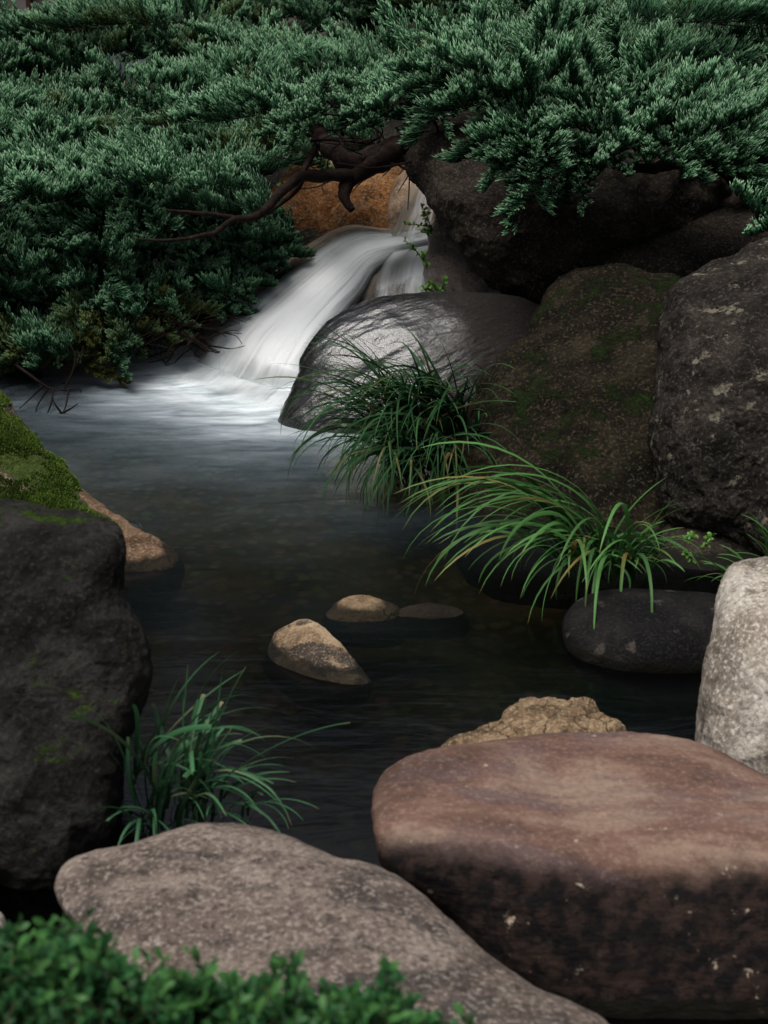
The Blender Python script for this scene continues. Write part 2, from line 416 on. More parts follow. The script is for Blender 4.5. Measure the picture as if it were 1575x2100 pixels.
# ------------------------------------------------------------------ stones, near to far
M = {}
M['granite'] = rock_mat('pinkish_granite', [(0.08075, 0.0629, 0.0527), (0.1573, 0.1232, 0.1037), (0.2167, 0.1742, 0.1462)], 5.5, 0.55, 105, dark=(0.030, 0.026, 0.024), light=(0.36, 0.31, 0.265), blotch=((0.045, 0.040, 0.038), 5.0, 0.51, 0.66, 0.8), lichen=(0.34, 0.32, 0.28), lichen_amt=0.66, lichen_scale=14, seed=1.3, pits=0.35, bump=0.8, bumpd=0.012, stretch=(1, 1.8, 1), rot=(0, 0, 0.5))
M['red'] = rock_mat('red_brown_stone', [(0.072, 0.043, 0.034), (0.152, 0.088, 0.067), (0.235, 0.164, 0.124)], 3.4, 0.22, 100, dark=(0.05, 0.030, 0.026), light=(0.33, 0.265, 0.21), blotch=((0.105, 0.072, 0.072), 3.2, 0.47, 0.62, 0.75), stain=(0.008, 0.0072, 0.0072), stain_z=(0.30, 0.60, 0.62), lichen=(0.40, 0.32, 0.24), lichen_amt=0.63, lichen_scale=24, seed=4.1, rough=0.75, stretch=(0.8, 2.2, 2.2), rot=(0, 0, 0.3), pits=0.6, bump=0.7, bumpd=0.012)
M['crag'] = rock_mat('tan_crag', [(0.07, 0.045, 0.026), (0.21, 0.14, 0.082), (0.34, 0.25, 0.155)], 9, 0.45, 130, light=(0.5, 0.4, 0.27), blotch=((0.30, 0.17, 0.06), 9, 0.55, 0.68, 0.5), cracks=(11, (0.09, 0.06, 0.035), 0.018), seed=2.2, bump=0.9)
M['pale'] = rock_mat('pale_stone', [(0.1275, 0.1037, 0.08075), (0.289, 0.2465, 0.1997), (0.425, 0.3825, 0.3272)], 4, 0.5, 110, dark=(0.07, 0.06, 0.05), light=(0.75, 0.72, 0.66), blotch=((0.10, 0.085, 0.07), 5, 0.55, 0.72, 0.6), seed=6.5, bump=0.8, stretch=(1.4, 1.4, 0.5))
M['black'] = rock_mat('black_stone', [(0.00385, 0.00385, 0.004235), (0.00693, 0.006738, 0.007315), (0.0154, 0.01386, 0.01309)], 5, 0.2, 120, dark=(0.006, 0.006, 0.006), light=(0.07, 0.06, 0.055), seed=3.3, rough=0.8, spec=0.06, bump=0.7, lichen=(0.05, 0.042, 0.036), lichen_amt=0.56)
M['stone_tan'] = rock_mat('tan_stone', [(0.11, 0.072, 0.042), (0.27, 0.19, 0.115), (0.40, 0.30, 0.195)], 11, 0.3, 160, light=(0.5, 0.4, 0.28), blotch=((0.025, 0.022, 0.021), 9, 0.50, 0.57, 0.9), seed=8.4, bump=0.5)
M['stone_tan2'] = rock_mat('cracked_tan_stone', [(0.15, 0.10, 0.058), (0.28, 0.20, 0.12), (0.37, 0.285, 0.18)], 11, 0.2, 160, light=(0.55, 0.45, 0.3), cracks=(15, (0.03, 0.045, 0.015), 0.035), seed=9.9, bump=0.8)
M['stone_brown'] = rock_mat('brown_stone', [(0.05, 0.03, 0.02), (0.13, 0.075, 0.045), (0.22, 0.14, 0.09)], 12, 0.3, 160, seed=12.9, rough=0.45, bump=0.7)
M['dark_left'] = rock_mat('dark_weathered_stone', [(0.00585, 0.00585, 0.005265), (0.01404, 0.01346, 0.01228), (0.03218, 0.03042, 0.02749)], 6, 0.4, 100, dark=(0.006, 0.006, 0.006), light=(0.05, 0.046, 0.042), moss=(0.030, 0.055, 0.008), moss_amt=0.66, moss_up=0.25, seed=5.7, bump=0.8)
M['mossy'] = rock_mat('brown_stone_under_moss', [(0.05, 0.04, 0.025), (0.115, 0.088, 0.055), (0.19, 0.15, 0.10)], 9, 0.4, 120, moss=(0.05, 0.075, 0.016), moss_amt=0.52, moss_up=0.3, seed=7.7, bump=0.9)
M['tail'] = rock_mat('warm_brown_stone', [(0.06375, 0.03506, 0.01785), (0.1403, 0.08611, 0.051), (0.204, 0.1339, 0.08288)], 10, 0.3, 130, seed=10.3, light=(0.5, 0.4, 0.3), rough=0.5, bump=0.7)
M['wet'] = rock_mat('wet_grey_stone', [(0.002592, 0.002448, 0.002592), (0.006048, 0.005472, 0.005472), (0.0108, 0.009504, 0.00864)], 10, 0.3, 110, dark=(0.008, 0.008, 0.008), light=(0.10, 0.095, 0.09), seed=11.1, rough=0.45, spec=0.15, rough_lo=0.3, coat=1.0, splash=(0.0, 0.42, 0.0), bdet=6, fine=0.08, bump=0.27, bumpd=0.011, stretch=(1.6, 1, 2.6), rot=(0, 0.5, 0), pits=0.3, wet=False)
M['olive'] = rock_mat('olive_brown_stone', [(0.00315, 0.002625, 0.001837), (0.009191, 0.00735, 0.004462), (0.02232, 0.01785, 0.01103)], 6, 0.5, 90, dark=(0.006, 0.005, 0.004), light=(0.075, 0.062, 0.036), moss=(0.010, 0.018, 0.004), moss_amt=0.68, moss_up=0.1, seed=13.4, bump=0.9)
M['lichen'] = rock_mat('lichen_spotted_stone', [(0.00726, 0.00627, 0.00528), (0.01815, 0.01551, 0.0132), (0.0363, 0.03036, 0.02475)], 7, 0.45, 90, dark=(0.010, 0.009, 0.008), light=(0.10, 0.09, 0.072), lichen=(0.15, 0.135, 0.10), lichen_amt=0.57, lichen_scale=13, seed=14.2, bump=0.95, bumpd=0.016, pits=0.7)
M['shade'] = rock_mat('dark_brown_stone', [(0.0077, 0.00595, 0.00455), (0.0175, 0.014, 0.01085), (0.02975, 0.0238, 0.01855)], 6, 0.35, 80, dark=(0.010, 0.008, 0.007), light=(0.12, 0.10, 0.08), seed=15.5, bump=0.8)
M['wetbrown'] = rock_mat('wet_brown_stone', [(0.035, 0.020, 0.013), (0.085, 0.052, 0.036), (0.16, 0.105, 0.075)], 10, 0.3, 110, light=(0.25, 0.2, 0.17), seed=16.1, rough=0.3, spec=0.8, coat=0.8, bump=1.0, bumpd=0.016)
M['orange'] = rock_mat('rusty_orange_stone', [(0.062, 0.02232, 0.00558), (0.155, 0.06076, 0.01612), (0.2232, 0.1054, 0.0341)], 9, 0.6, 70, dark=(0.03, 0.016, 0.008), light=(0.26, 0.2, 0.13), blotch=((0.17, 0.11, 0.07), 6, 0.5, 0.68, 0.7), seed=17.7, rough=0.65, bump=0.9)
M['chute'] = rock_mat('tan_wet_stone', [(0.078, 0.051, 0.033), (0.18, 0.12, 0.078), (0.252, 0.18, 0.126)], 8, 0.3, 100, seed=18.2, rough=0.45, bump=0.6)
M['fallrock'] = rock_mat('grey_brown_wet_stone', [(0.07, 0.058, 0.048), (0.15, 0.125, 0.10), (0.23, 0.195, 0.16)], 7, 0.3, 100, seed=19.5, rough=0.4, bump=0.6, wet=False)

big = ((1.6, 0.05, 3, False), (6, 0.014, 5, False))
rock('boulder', 'broad speckled pinkish grey granite slab rising behind the leafy bush',
     [(106, 1795), (150, 1753), (250, 1738), (330, 1713), (400, 1694), (470, 1692), (540, 1702), (610, 1722), (680, 1752), (740, 1761), (800, 1786), (870, 1836), (940, 1906), (1010, 1970), (1100, 2030), (1180, 2066), (1250, 2112), (1290, 2230), (1050, 2400), (550, 2430), (250, 2300), (195, 2100), (185, 1960), (150, 1905), (112, 1850)],
     M['granite'], D=2.30, T=0.10, Tb=0.25, p=2.6, top=52, front=52, ridge=[(0, 1850), (1600, 1850)], amp=((2.2, 0.035, 3, False), (9, 0.010, 4, False), (30, 0.0025, 3, False)), seed=1, nt=420, ns=120, sil=4)
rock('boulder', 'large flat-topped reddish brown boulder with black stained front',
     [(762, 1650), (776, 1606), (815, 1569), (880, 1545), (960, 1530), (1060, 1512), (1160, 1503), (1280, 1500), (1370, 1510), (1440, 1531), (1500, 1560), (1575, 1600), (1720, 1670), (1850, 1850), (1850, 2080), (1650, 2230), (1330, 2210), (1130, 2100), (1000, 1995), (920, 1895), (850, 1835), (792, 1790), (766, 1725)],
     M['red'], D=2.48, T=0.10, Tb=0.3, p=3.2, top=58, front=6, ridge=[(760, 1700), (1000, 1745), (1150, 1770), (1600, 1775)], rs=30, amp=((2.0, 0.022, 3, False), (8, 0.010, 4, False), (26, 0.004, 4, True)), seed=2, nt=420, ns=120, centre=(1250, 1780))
rock('boulder', 'craggy golden tan stone poking out behind the reddish boulder',
     [(905, 1565), (928, 1530), (985, 1506), (1028, 1491), (1044, 1470), (1078, 1446), (1122, 1440), (1165, 1450), (1198, 1445), (1218, 1468), (1250, 1484), (1275, 1500), (1290, 1590), (1100, 1640), (930, 1610)],
     M['crag'], D=3.08, T=0.11, Tb=0.12, p=2.2, top=48, front=25, amp=((6, 0.035, 5, True), (20, 0.02, 4, True)), seed=3, sil=10)
rock('boulder', 'pale cream upright boulder at the pond edge, brightest of the stones',
     [(1437, 1430), (1445, 1360), (1458, 1300), (1470, 1235), (1485, 1186), (1507, 1154), (1545, 1147), (1620, 1150), (1740, 1190), (1800, 1320), (1800, 1580), (1720, 1690), (1600, 1700), (1500, 1640), (1440, 1560), (1434, 1490)],
     M['pale'], D=3.22, T=0.20, Tb=0.25, p=2.4, top=50, front=14, ridge=[(1400, 1260), (1800, 1200)], amp=((3.5, 0.038, 4, False), (11, 0.014, 5, True), (34, 0.003, 3, True)), seed=4, sil=6)
rock('boulder', 'smooth round black boulder at the water edge under arching grass',
     [(1154, 1295), (1166, 1250), (1196, 1223), (1242, 1210), (1310, 1207), (1400, 1212), (1470, 1219), (1540, 1250), (1570, 1320), (1540, 1410), (1430, 1440), (1330, 1435), (1230, 1410), (1175, 1360)],
     M['black'], wl=1382, wlx=1350, T=0.16, Tb=0.2, p=2.1, top=46, front=8, amp=((3, 0.012, 3, False),), seed=5)
rock('stone', 'wedge-shaped tan stone with black blotches alone in the pond',
     [(546, 1338), (563, 1300), (600, 1281), (632, 1275), (662, 1286), (692, 1311), (725, 1346), (750, 1380), (765, 1410), (730, 1450), (630, 1450), (560, 1405), (536, 1365)],
     M['stone_tan'], wl=1390, T=0.07, Tb=0.08, p=2.2, top=32, front=14, lean=-0.00055, amp=((6, 0.016, 4, False), (25, 0.004, 3, True)), seed=6, cat='stone', nt=220, ns=60)
rock('stone', 'cracked golden tan stone just above the water behind the wedge stone',
     [(664, 1278), (686, 1244), (716, 1228), (752, 1225), (790, 1237), (814, 1250), (822, 1280), (812, 1320), (680, 1320)],
     M['stone_tan2'], wl=1274, T=0.06, Tb=0.06, p=2.6, top=25, front=2, amp=((8, 0.016, 4, True), (30, 0.004, 3, True)), seed=7, cat='stone', nt=220, ns=60)
rock('stone', 'low flat brown stone barely breaking the water beside cracked stone',
     [(804, 1264), (838, 1245), (880, 1237), (922, 1245), (956, 1264), (945, 1305), (820, 1305)],
     M['stone_brown'], wl=1268, T=0.04, Tb=0.05, p=2.2, top=35, front=5, amp=((10, 0.012, 4, True),), seed=8, cat='stone', nt=220, ns=60)
rock('boulder', 'tall dark blocky boulder at left with moss patches on top',
     [(-260, 1180), (-160, 1060), (-60, 1040), (30, 1043), (90, 1048), (150, 1051), (215, 1064), (244, 1084), (251, 1130), (246, 1200), (262, 1255), (288, 1308), (301, 1368), (290, 1405), (265, 1470), (240, 1535), (231, 1610), (229, 1725), (185, 1760), (140, 1830), (75, 1850), (0, 1835), (-120, 1800), (-280, 1600)],
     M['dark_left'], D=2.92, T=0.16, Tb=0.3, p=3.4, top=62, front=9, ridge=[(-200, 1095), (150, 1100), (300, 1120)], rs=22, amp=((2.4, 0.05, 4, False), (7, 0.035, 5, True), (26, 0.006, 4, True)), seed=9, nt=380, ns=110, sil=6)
MR = rock('boulder', 'sloping boulder thick with bright green moss behind dark blocky boulder',
     [(-300, 930), (-140, 800), (-40, 795), (8, 815), (32, 850), (76, 890), (92, 925), (130, 957), (168, 1002), (212, 1052), (250, 1100), (230, 1190), (0, 1230), (-280, 1190)],
     M['mossy'], D=4.45, T=0.20, Tb=0.3, p=2.3, top=45, front=40, amp=((3, 0.05, 4, False), (10, 0.02, 4, True)), seed=10, sil=5)
rock('boulder', 'warm brown stone pointing into the pond beside the mossy boulder',
     [(150, 1010), (200, 1034), (234, 1058), (282, 1087), (322, 1112), (352, 1130), (369, 1152), (372, 1185), (345, 1225), (250, 1240), (150, 1220), (110, 1100)],
     M['tail'], wl=1172, wlx=310, T=0.10, Tb=0.12, p=2.0, top=45, front=28, amp=((6, 0.03, 4, False), (14, 0.02, 5, True)), seed=11, centre=(230, 1135))
rock('stone', 'small dark cobble in water behind the warm brown stone',
     [(250, 1078), (262, 1068), (280, 1069), (290, 1080), (292, 1105), (255, 1105)],
     M['wet'], wl=1090, T=0.03, Tb=0.03, amp=((12, 0.006, 3, False),), seed=12, cat='stone', nt=120, ns=30)
rock('boulder', 'glossy wet grey boulder with sheen at the foot of the waterfall',
     [(570, 885), (575, 845), (596, 808), (612, 766), (615, 735), (640, 690), (680, 652), (740, 621), (800, 607), (880, 600), (950, 599), (1030, 604), (1090, 618), (1150, 660), (1180, 770), (1150, 920), (1000, 985), (720, 965), (600, 930)],
     M['wet'], wl=888, wlx=610, T=0.16, Tb=0.3, p=2.3, top=38, front=6, ridge=[(560, 745), (640, 680), (800, 650), (1100, 670)], rs=130, amp=((2.5, 0.035, 3, False),), hook=lambda A, N: 0.012 * fbm(A @ np.array([[5.0, 4, -3], [2, 3, 4], [-9, 14, 10]]).T * 0.9 + 3.3, 5, True) + 0.0028 * fbm(A @ np.array([[5.0, 4, -3], [2, 3, 4], [-9, 14, 10]]).T * 3.2, 4, True), seed=13, nt=420, ns=120)
rock('boulder', 'big olive brown sloping boulder between wet boulder and lichen boulder',
     [(925, 1000), (938, 940), (960, 880), (985, 820), (1003, 770), (1040, 728), (1085, 688), (1112, 640), (1150, 590), (1200, 556), (1262, 545), (1330, 556), (1400, 575), (1450, 660), (1450, 900), (1440, 1150), (1390, 1260), (1200, 1290), (1000, 1240), (925, 1100)],
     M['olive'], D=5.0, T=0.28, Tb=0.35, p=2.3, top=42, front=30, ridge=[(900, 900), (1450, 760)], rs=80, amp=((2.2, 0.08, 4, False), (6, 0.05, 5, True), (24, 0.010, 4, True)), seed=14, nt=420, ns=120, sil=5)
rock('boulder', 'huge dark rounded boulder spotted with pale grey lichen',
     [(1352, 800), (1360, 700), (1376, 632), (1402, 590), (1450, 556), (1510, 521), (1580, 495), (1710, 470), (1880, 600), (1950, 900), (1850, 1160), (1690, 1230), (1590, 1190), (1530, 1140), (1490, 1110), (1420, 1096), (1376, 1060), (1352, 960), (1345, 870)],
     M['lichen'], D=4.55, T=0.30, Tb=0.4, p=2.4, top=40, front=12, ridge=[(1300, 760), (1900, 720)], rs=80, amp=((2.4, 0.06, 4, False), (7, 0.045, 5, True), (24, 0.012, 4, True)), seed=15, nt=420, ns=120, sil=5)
rock('boulder', 'low dark brown stone under the lichen boulder behind the grass',
     [(1350, 1120), (1380, 1070), (1450, 1050), (1540, 1080), (1600, 1150), (1600, 1270), (1460, 1300), (1350, 1260)],
     M['shade'], D=4.3, T=0.12, Tb=0.15, top=45, front=20, amp=((5, 0.03, 4, True),), seed=16)
rock('boulder', 'massive dark overhanging boulder above the wet grey boulder',
     [(850, 320), (868, 370), (900, 428), (930, 482), (962, 532), (1002, 576), (1060, 612), (1120, 640), (1200, 610), (1270, 565), (1340, 530), (1420, 470), (1480, 400), (1460, 310), (1300, 235), (1050, 215), (900, 250)],
     M['shade'], D=6.0, T=0.32, Tb=0.5, p=2.2, top=50, front=2, ridge=[(850, 430), (1500, 400)], rs=50, amp=((2.0, 0.12, 4, False), (6, 0.06, 5, True), (22, 0.01, 4, True)), seed=17, nt=360, ns=100)
rock('boulder', 'dark brown boulder in shadow under the juniper at far right',
     [(1170, 520), (1250, 470), (1330, 430), (1400, 372), (1500, 352), (1650, 330), (1850, 400), (1850, 640), (1500, 690), (1300, 640), (1190, 590)],
     M['shade'], D=5.9, T=0.25, Tb=0.4, p=2.2, top=52, front=10, amp=((2.4, 0.08, 4, False), (9, 0.03, 5, True)), seed=18)
rock('boulder', 'glistening wet brown stone wedged beside waterfall under overhanging boulder',
     [(874, 560), (881, 500), (893, 458), (908, 440), (936, 465), (966, 520), (995, 562), (1030, 600), (1000, 640), (920, 640), (880, 610)],
     M['wetbrown'], D=6.45, T=0.12, Tb=0.15, top=40, front=10, amp=((6, 0.04, 4, True), (22, 0.012, 4, True)), seed=19, sil=4, nt=240, ns=70)
rock('boulder', 'rusty orange rock face left half behind the bare juniper limbs',
     [(480, 500), (540, 420), (590, 350), (640, 300), (720, 290), (735, 340), (715, 400), (680, 450), (650, 500), (560, 560)],
     M['orange'], D=7.85, T=0.15, Tb=0.4, top=45, front=25, amp=((3, 0.05, 4, False), (12, 0.015, 4, True)), seed=20)
rock('boulder', 'rusty orange rock face right half just above the waterfall lip',
     [(640, 490), (675, 440), (710, 390), (730, 320), (790, 285), (860, 280), (900, 330), (900, 450), (850, 540), (700, 540)],
     M['orange'], D=7.75, T=0.15, Tb=0.4, top=45, front=25, amp=((3, 0.05, 4, False), (12, 0.015, 4, True)), seed=21)
rock('boulder', 'pale tan rock beside the top water chute',
     [(796, 450), (798, 410), (810, 372), (832, 346), (860, 340), (905, 345), (930, 420), (910, 510), (800, 510)],
     M['chute'], D=7.35, T=0.12, Tb=0.2, top=30, front=28, amp=((5, 0.02, 4, False),), seed=22, nt=220, ns=60)
rock('stone', 'grey stone with water trickling over it below the fall',
     [(735, 640), (752, 590), (775, 552), (815, 533), (855, 540), (872, 575), (875, 640), (800, 670)],
     M['fallrock'], D=6.72, T=0.10, Tb=0.12, top=40, front=15, amp=((7, 0.02, 4, False),), seed=23, cat='stone', nt=200, ns=50)
rock('stone', 'brownish stone between the trickle and the creeper leaves',
     [(838, 560), (850, 530), (872, 520), (895, 540), (905, 600), (890, 650), (845, 640)],
     M['fallrock'], D=6.6, T=0.07, Tb=0.1, top=40, front=15, amp=((7, 0.015, 4, False),), seed=24, cat='stone', nt=200, ns=50)
rock('stone', 'pale grey stone tip beside the leafy bush at lower left corner',
     [(-120, 1870), (-40, 1850), (0, 1868), (12, 1890), (10, 1940), (-60, 2000), (-150, 1960)],
     M['pale'], D=2.2, T=0.06, Tb=0.08, top=45, front=30, amp=((7, 0.015, 4, False),), seed=25, cat='stone', nt=200, ns=50)

# the ledge the water runs over
def ledge():
    n, m = 120, 60
    A = smoothline(FALL_A, n); B = smoothline(FALL_B, n)
    A = A.copy(); B = B.copy()
    cx = np.linspace(0, 1, m)
    rows = []
    for k, v in enumerate(np.linspace(-0.10, 1.4, m)):
        L = A * (1 - min(v, 1)) + B * min(v, 1) + max(0, v - 1) * np.array([60, 160, 0.5])
        bul = 0.09 * np.sin(np.pi * np.clip(v, 0, 1)) ** 0.8
        fold = 0.5 * max(0, -v) * 6
        rows.append(at(L[:, 0], L[:, 1], L[:, 2] + 0.06 - bul + fold))
    G = np.array(rows)
    G += (fbm(G * 5 + 3, 4) * 0.03)[..., None] * np.array([0, -0.8, 0.6])
    Bk = G + np.array([0.05, 0.5, -0.45])
    top = G.reshape(-1, 3); nvt = len(top)
    idx = np.arange(m * n).reshape(m, n)
    q = np.stack([idx[:-1, :-1], idx[:-1, 1:], idx[1:, 1:], idx[1:, :-1]], -1).reshape(-1, 4)
    per = np.concatenate([idx[0], idx[1:, -1], idx[-1, ::-1][1:], idx[::-1, 0][1:-1]])
    pn = np.roll(per, -1)
    side = np.stack([per, pn, pn + nvt, per + nvt], 1)
    o = mesh_obj('ledge', np.concatenate([top, Bk.reshape(-1, 3)]), [q, (q + nvt)[:, ::-1], side], M['fallrock'], origin=at(560, 770, 6.6))
    tag(o, 'grey brown stone ledge under the falling white water', 'boulder')
ledge()

def fall_mat(name, dens, col=(0.80, 0.84, 0.86), glaze=0.35):
    t = NT(name)
    a = t.n('ShaderNodeAttribute', attribute_name='tint'); s = t.n('ShaderNodeSeparateColor'); t.set(s.inputs[0], a.outputs['Color'])
    u, v, den = s.outputs[0], s.outputs[1], s.outputs[2]
    cb = t.n('ShaderNodeCombineXYZ'); t.set(cb.inputs[0], t.math('MULTIPLY', u, 1.0)); t.set(cb.inputs[1], t.math('MULTIPLY', v, 1.0))
    P1 = t.mapping(cb.outputs[0], scale=(1.6, 16, 1)); P2 = t.mapping(cb.outputs[0], scale=(2.2, 55, 1)); P3 = t.mapping(cb.outputs[0], scale=(2.5, 5, 1))
    n1 = t.noise(P1, 1.0, 5, 0.6, 0.5); n2 = t.noise(P2, 1.0, 4, 0.6, 0.3); n3 = t.noise(P3, 1.0, 4, 0.6, 0.3)
    k = t.math('ADD', t.math('MULTIPLY', t.math('SUBTRACT', n1, 0.5), 1.5), t.math('ADD', t.math('MULTIPLY', t.math('SUBTRACT', n2, 0.5), 0.45), t.math('MULTIPLY', t.math('SUBTRACT', n3, 0.5), 1.2)))
    al = t.math('ADD', t.math('MULTIPLY', den, dens), t.math('MULTIPLY', k, t.math('ADD', 0.35, t.math('MULTIPLY', den, 0.35))))
    al = t.step(al, 0.0, 1.0)
    nrm = t.bump(t.math('ADD', n1, t.math('MULTIPLY', n2, 0.4)), 0.12, 0.01)
    df = t.n('ShaderNodeBsdfDiffuse'); t.set(df.inputs['Color'], col); t.set(df.inputs['Normal'], nrm)
    tl = t.n('ShaderNodeBsdfTranslucent'); t.set(tl.inputs['Color'], col)
    m0 = t.n('ShaderNodeMixShader'); m0.inputs[0].default_value = 0.28; t.set(m0.inputs[1], df.outputs[0]); t.set(m0.inputs[2], tl.outputs[0])
    gl = t.n('ShaderNodeBsdfGlossy'); gl.inputs['Roughness'].default_value = 0.35; t.set(gl.inputs['Normal'], nrm)
    tr = t.n('ShaderNodeBsdfTransparent'); t.set(tr.inputs['Color'], (0.93, 0.95, 0.95))
    fr = t.n('ShaderNodeFresnel'); fr.inputs['IOR'].default_value = 1.33; t.set(fr.inputs['Normal'], nrm)
    m1 = t.n('ShaderNodeMixShader'); t.set(m1.inputs[0], t.math('MULTIPLY', fr.outputs[0], t.math('MULTIPLY', s.outputs[2], glaze * 4, clamp=True))); t.set(m1.inputs[1], tr.outputs[0]); t.set(m1.inputs[2], gl.outputs[0])
    m2 = t.n('ShaderNodeMixShader'); t.set(m2.inputs[0], al); t.set(m2.inputs[1], m1.outputs[0]); t.set(m2.inputs[2], m0.outputs[0])
    return t.done(m2.outputs[0])
def sheet(name, A, B, dens_fn, mat, n=140, m=60, bulge=0.09, parent=None, origin=None, wave=0.01, seed=0, v0=0.0, v1=1.0, lift=0.0):
    A = smoothline(A, n); B = smoothline(B, n)
    u = np.linspace(0, 1, n)
    G, at4 = [], []
    for v in np.linspace(v0, v1, m):
        L = A * (1 - v) + B * v
        uu = np.stack([u * 2.2, np.full(n, v * 9), np.full(n, seed * 3.3)], -1)
        G.append(at(L[:, 0], L[:, 1], L[:, 2] - bulge * np.sin(np.pi * np.clip(v, 0, 1)) ** 0.8 - lift - wave * fbm(uu, 4)))
        at4.append(np.stack([u, np.full(n, v), np.broadcast_to(dens_fn(u, v), n), np.ones(n)], -1))
    G = np.array(G).reshape(-1, 3); idx = np.arange(m * n).reshape(m, n)
    q = np.stack([idx[:-1, :-1], idx[1:, :-1], idx[1:, 1:], idx[:-1, 1:]], -1).reshape(-1, 4)
    return mesh_obj(name, G, [q], mat, parent, origin, attr={'tint': np.array(at4).reshape(-1, 4)})
wf_o = at(560, 790, 6.4)
wf = thing('waterfall', 'silky white water tumbling down the ledge into the pond', 'waterfall', wf_o)
def dens_main(u, v):
    # white core runs from the lip at right (u = 0) down the fall, widening to the foot (u = 1)
    core = np.interp(u, [0, 0.12, 0.3, 0.5, 0.75, 1], [0.30, 0.44, 0.54, 0.50, 0.44, 0.42])
    wide = np.interp(u, [0, 0.12, 0.3, 0.5, 0.75, 1], [0.8, 0.42, 0.36, 0.52, 0.72, 0.80])
    d = np.exp(-np.abs((v - core) / wide) ** 2.4 * 1.6)
    edge = smooth(v, 0, 0.16) * smooth(1 - v, 0, 0.16)
    film = 0.32
    return np.clip((film + (1 - film) * d * 1.1) * (0.12 + 0.88 * edge) * (1 - 0.45 * smooth(u, 0.86, 1.0)), 0, 1)
fm = fall_mat('white_water', 1.3, (0.88, 0.90, 0.91))
sheet('water_sheet', FALL_A, FALL_B, dens_main, fm, parent=wf, origin=wf_o, lift=0.0, seed=1, n=200, m=90)
def dens_core(u, v): return np.clip(smooth(u, 0, 0.05) * (1 - smooth(u, 0.82, 1.0) * 0.75) * smooth(v, 0, 0.35) * smooth(1 - v, 0, 0.3) * 0.8, 0, 1)
mixp = lambda k: [tuple(np.array(a) * (1 - k) + np.array(b) * k) for a, b in zip(FALL_A, FALL_B)]
cm = fall_mat('white_water_core', 1.0, (0.9, 0.92, 0.93))
sheet('water_sheet', mixp(0.22), mixp(0.98), dens_core, cm, parent=wf, origin=wf_o, lift=0.03, bulge=0.09, wave=0.012, seed=5, n=160, m=60)
sheet('water_sheet', mixp(0.10), mixp(0.86), dens_core, cm, parent=wf, origin=wf_o, lift=0.06, bulge=0.08, wave=0.012, seed=6, n=160, m=60)
b0, b1 = at(372, 752, wd(752)), at(640, 838, wd(838))
def skirt():
    # froth thrown up where the fall meets the pool
    n, m = 120, 30
    u = np.linspace(0, 1, n); G, at4 = [], []
    for v in np.linspace(0, 1, m):
        p = b0[None] * (1 - u[:, None]) + b1[None] * u[:, None]
        off = (v - 0.25) * (0.34 + 0.10 * fbm(np.stack([u * 4, u * 0, u * 0 + 1.7], -1), 3))
        p = p + off[:, None] * np.array([-0.55, -0.83, 0])
        hgt = 0.012 + 0.035 * np.exp(-((v - 0.28) / 0.22) ** 2) * (0.6 + 0.8 * fbm(np.stack([u * 7, u * 0 + v * 3, u * 0], -1), 3)) * np.sin(np.pi * np.clip(u, 0.02, 0.98)) ** 0.4
        G.append(p + hgt[:, None] * np.array([0, 0, 1.0]))
        den = 0.42 * smooth(v, 0.0, 0.3) * (1 - smooth(v, 0.35, 1.0)) * smooth(u, 0, 0.25) * smooth(1 - u, 0, 0.12)
        at4.append(np.stack([np.full(n, v * 0.5), u, den, np.ones(n)], -1))
    idx = np.arange(m * n).reshape(m, n)
    q = np.stack([idx[:-1, :-1], idx[:-1, 1:], idx[1:, 1:], idx[1:, :-1]], -1).reshape(-1, 4)
    mesh_obj('splash', np.array(G).reshape(-1, 3), [q], cm, wf, wf_o, attr={'tint': np.array(at4).reshape(-1, 4)})
skirt()
ch = thing('chute_water', 'thin grey water film sliding down above the fall lip', 'waterfall', at(850, 480, 7.0))
sheet('water_film', [(858, 342, 7.38), (840, 385, 7.25), (822, 430, 7.12), (806, 470, 7.02), (790, 494, 6.98)], [(905, 345, 7.30), (910, 390, 7.18), (910, 430, 7.08), (905, 470, 6.98), (900, 500, 6.95)],
      lambda u, v: np.clip(0.22 + 0.1 * u + 0.6 * np.exp(-((v - 0.06) / 0.06) ** 2) * smooth(u, 0.62, 0.85), 0, 1) * smooth(np.array(v), 0, 0.03), fall_mat('chute_film', 0.85, (0.33, 0.31, 0.25)), n=80, m=40, bulge=0.10, parent=ch, origin=at(850, 480, 7.0), wave=0.03, lift=0.04, seed=2)
tk = thing('trickle', 'small side trickle of white water over the grey stone', 'waterfall', at(840, 600, 6.5))
sheet('water_film', [(800, 518, 6.86), (778, 545, 6.68), (768, 580, 6.56), (760, 625, 6.50)], [(915, 496, 6.88), (905, 530, 6.64), (898, 580, 6.52), (896, 640, 6.46)],
      lambda u, v: np.clip(0.22 + 0.42 * np.exp(-((v - 0.68) / 0.20) ** 2) + 0.30 * np.exp(-((v - 0.12) / 0.15) ** 2) + 0.25 * (1 - smooth(u, 0, 0.4)), 0, 1) * smooth(np.array(v), 0, 0.12) * smooth(np.array(1 - v), 0, 0.15), fall_mat('trickle_water', 0.85), n=80, m=50, bulge=0.05, parent=tk, origin=at(840, 600, 6.5), lift=0.05, seed=3)

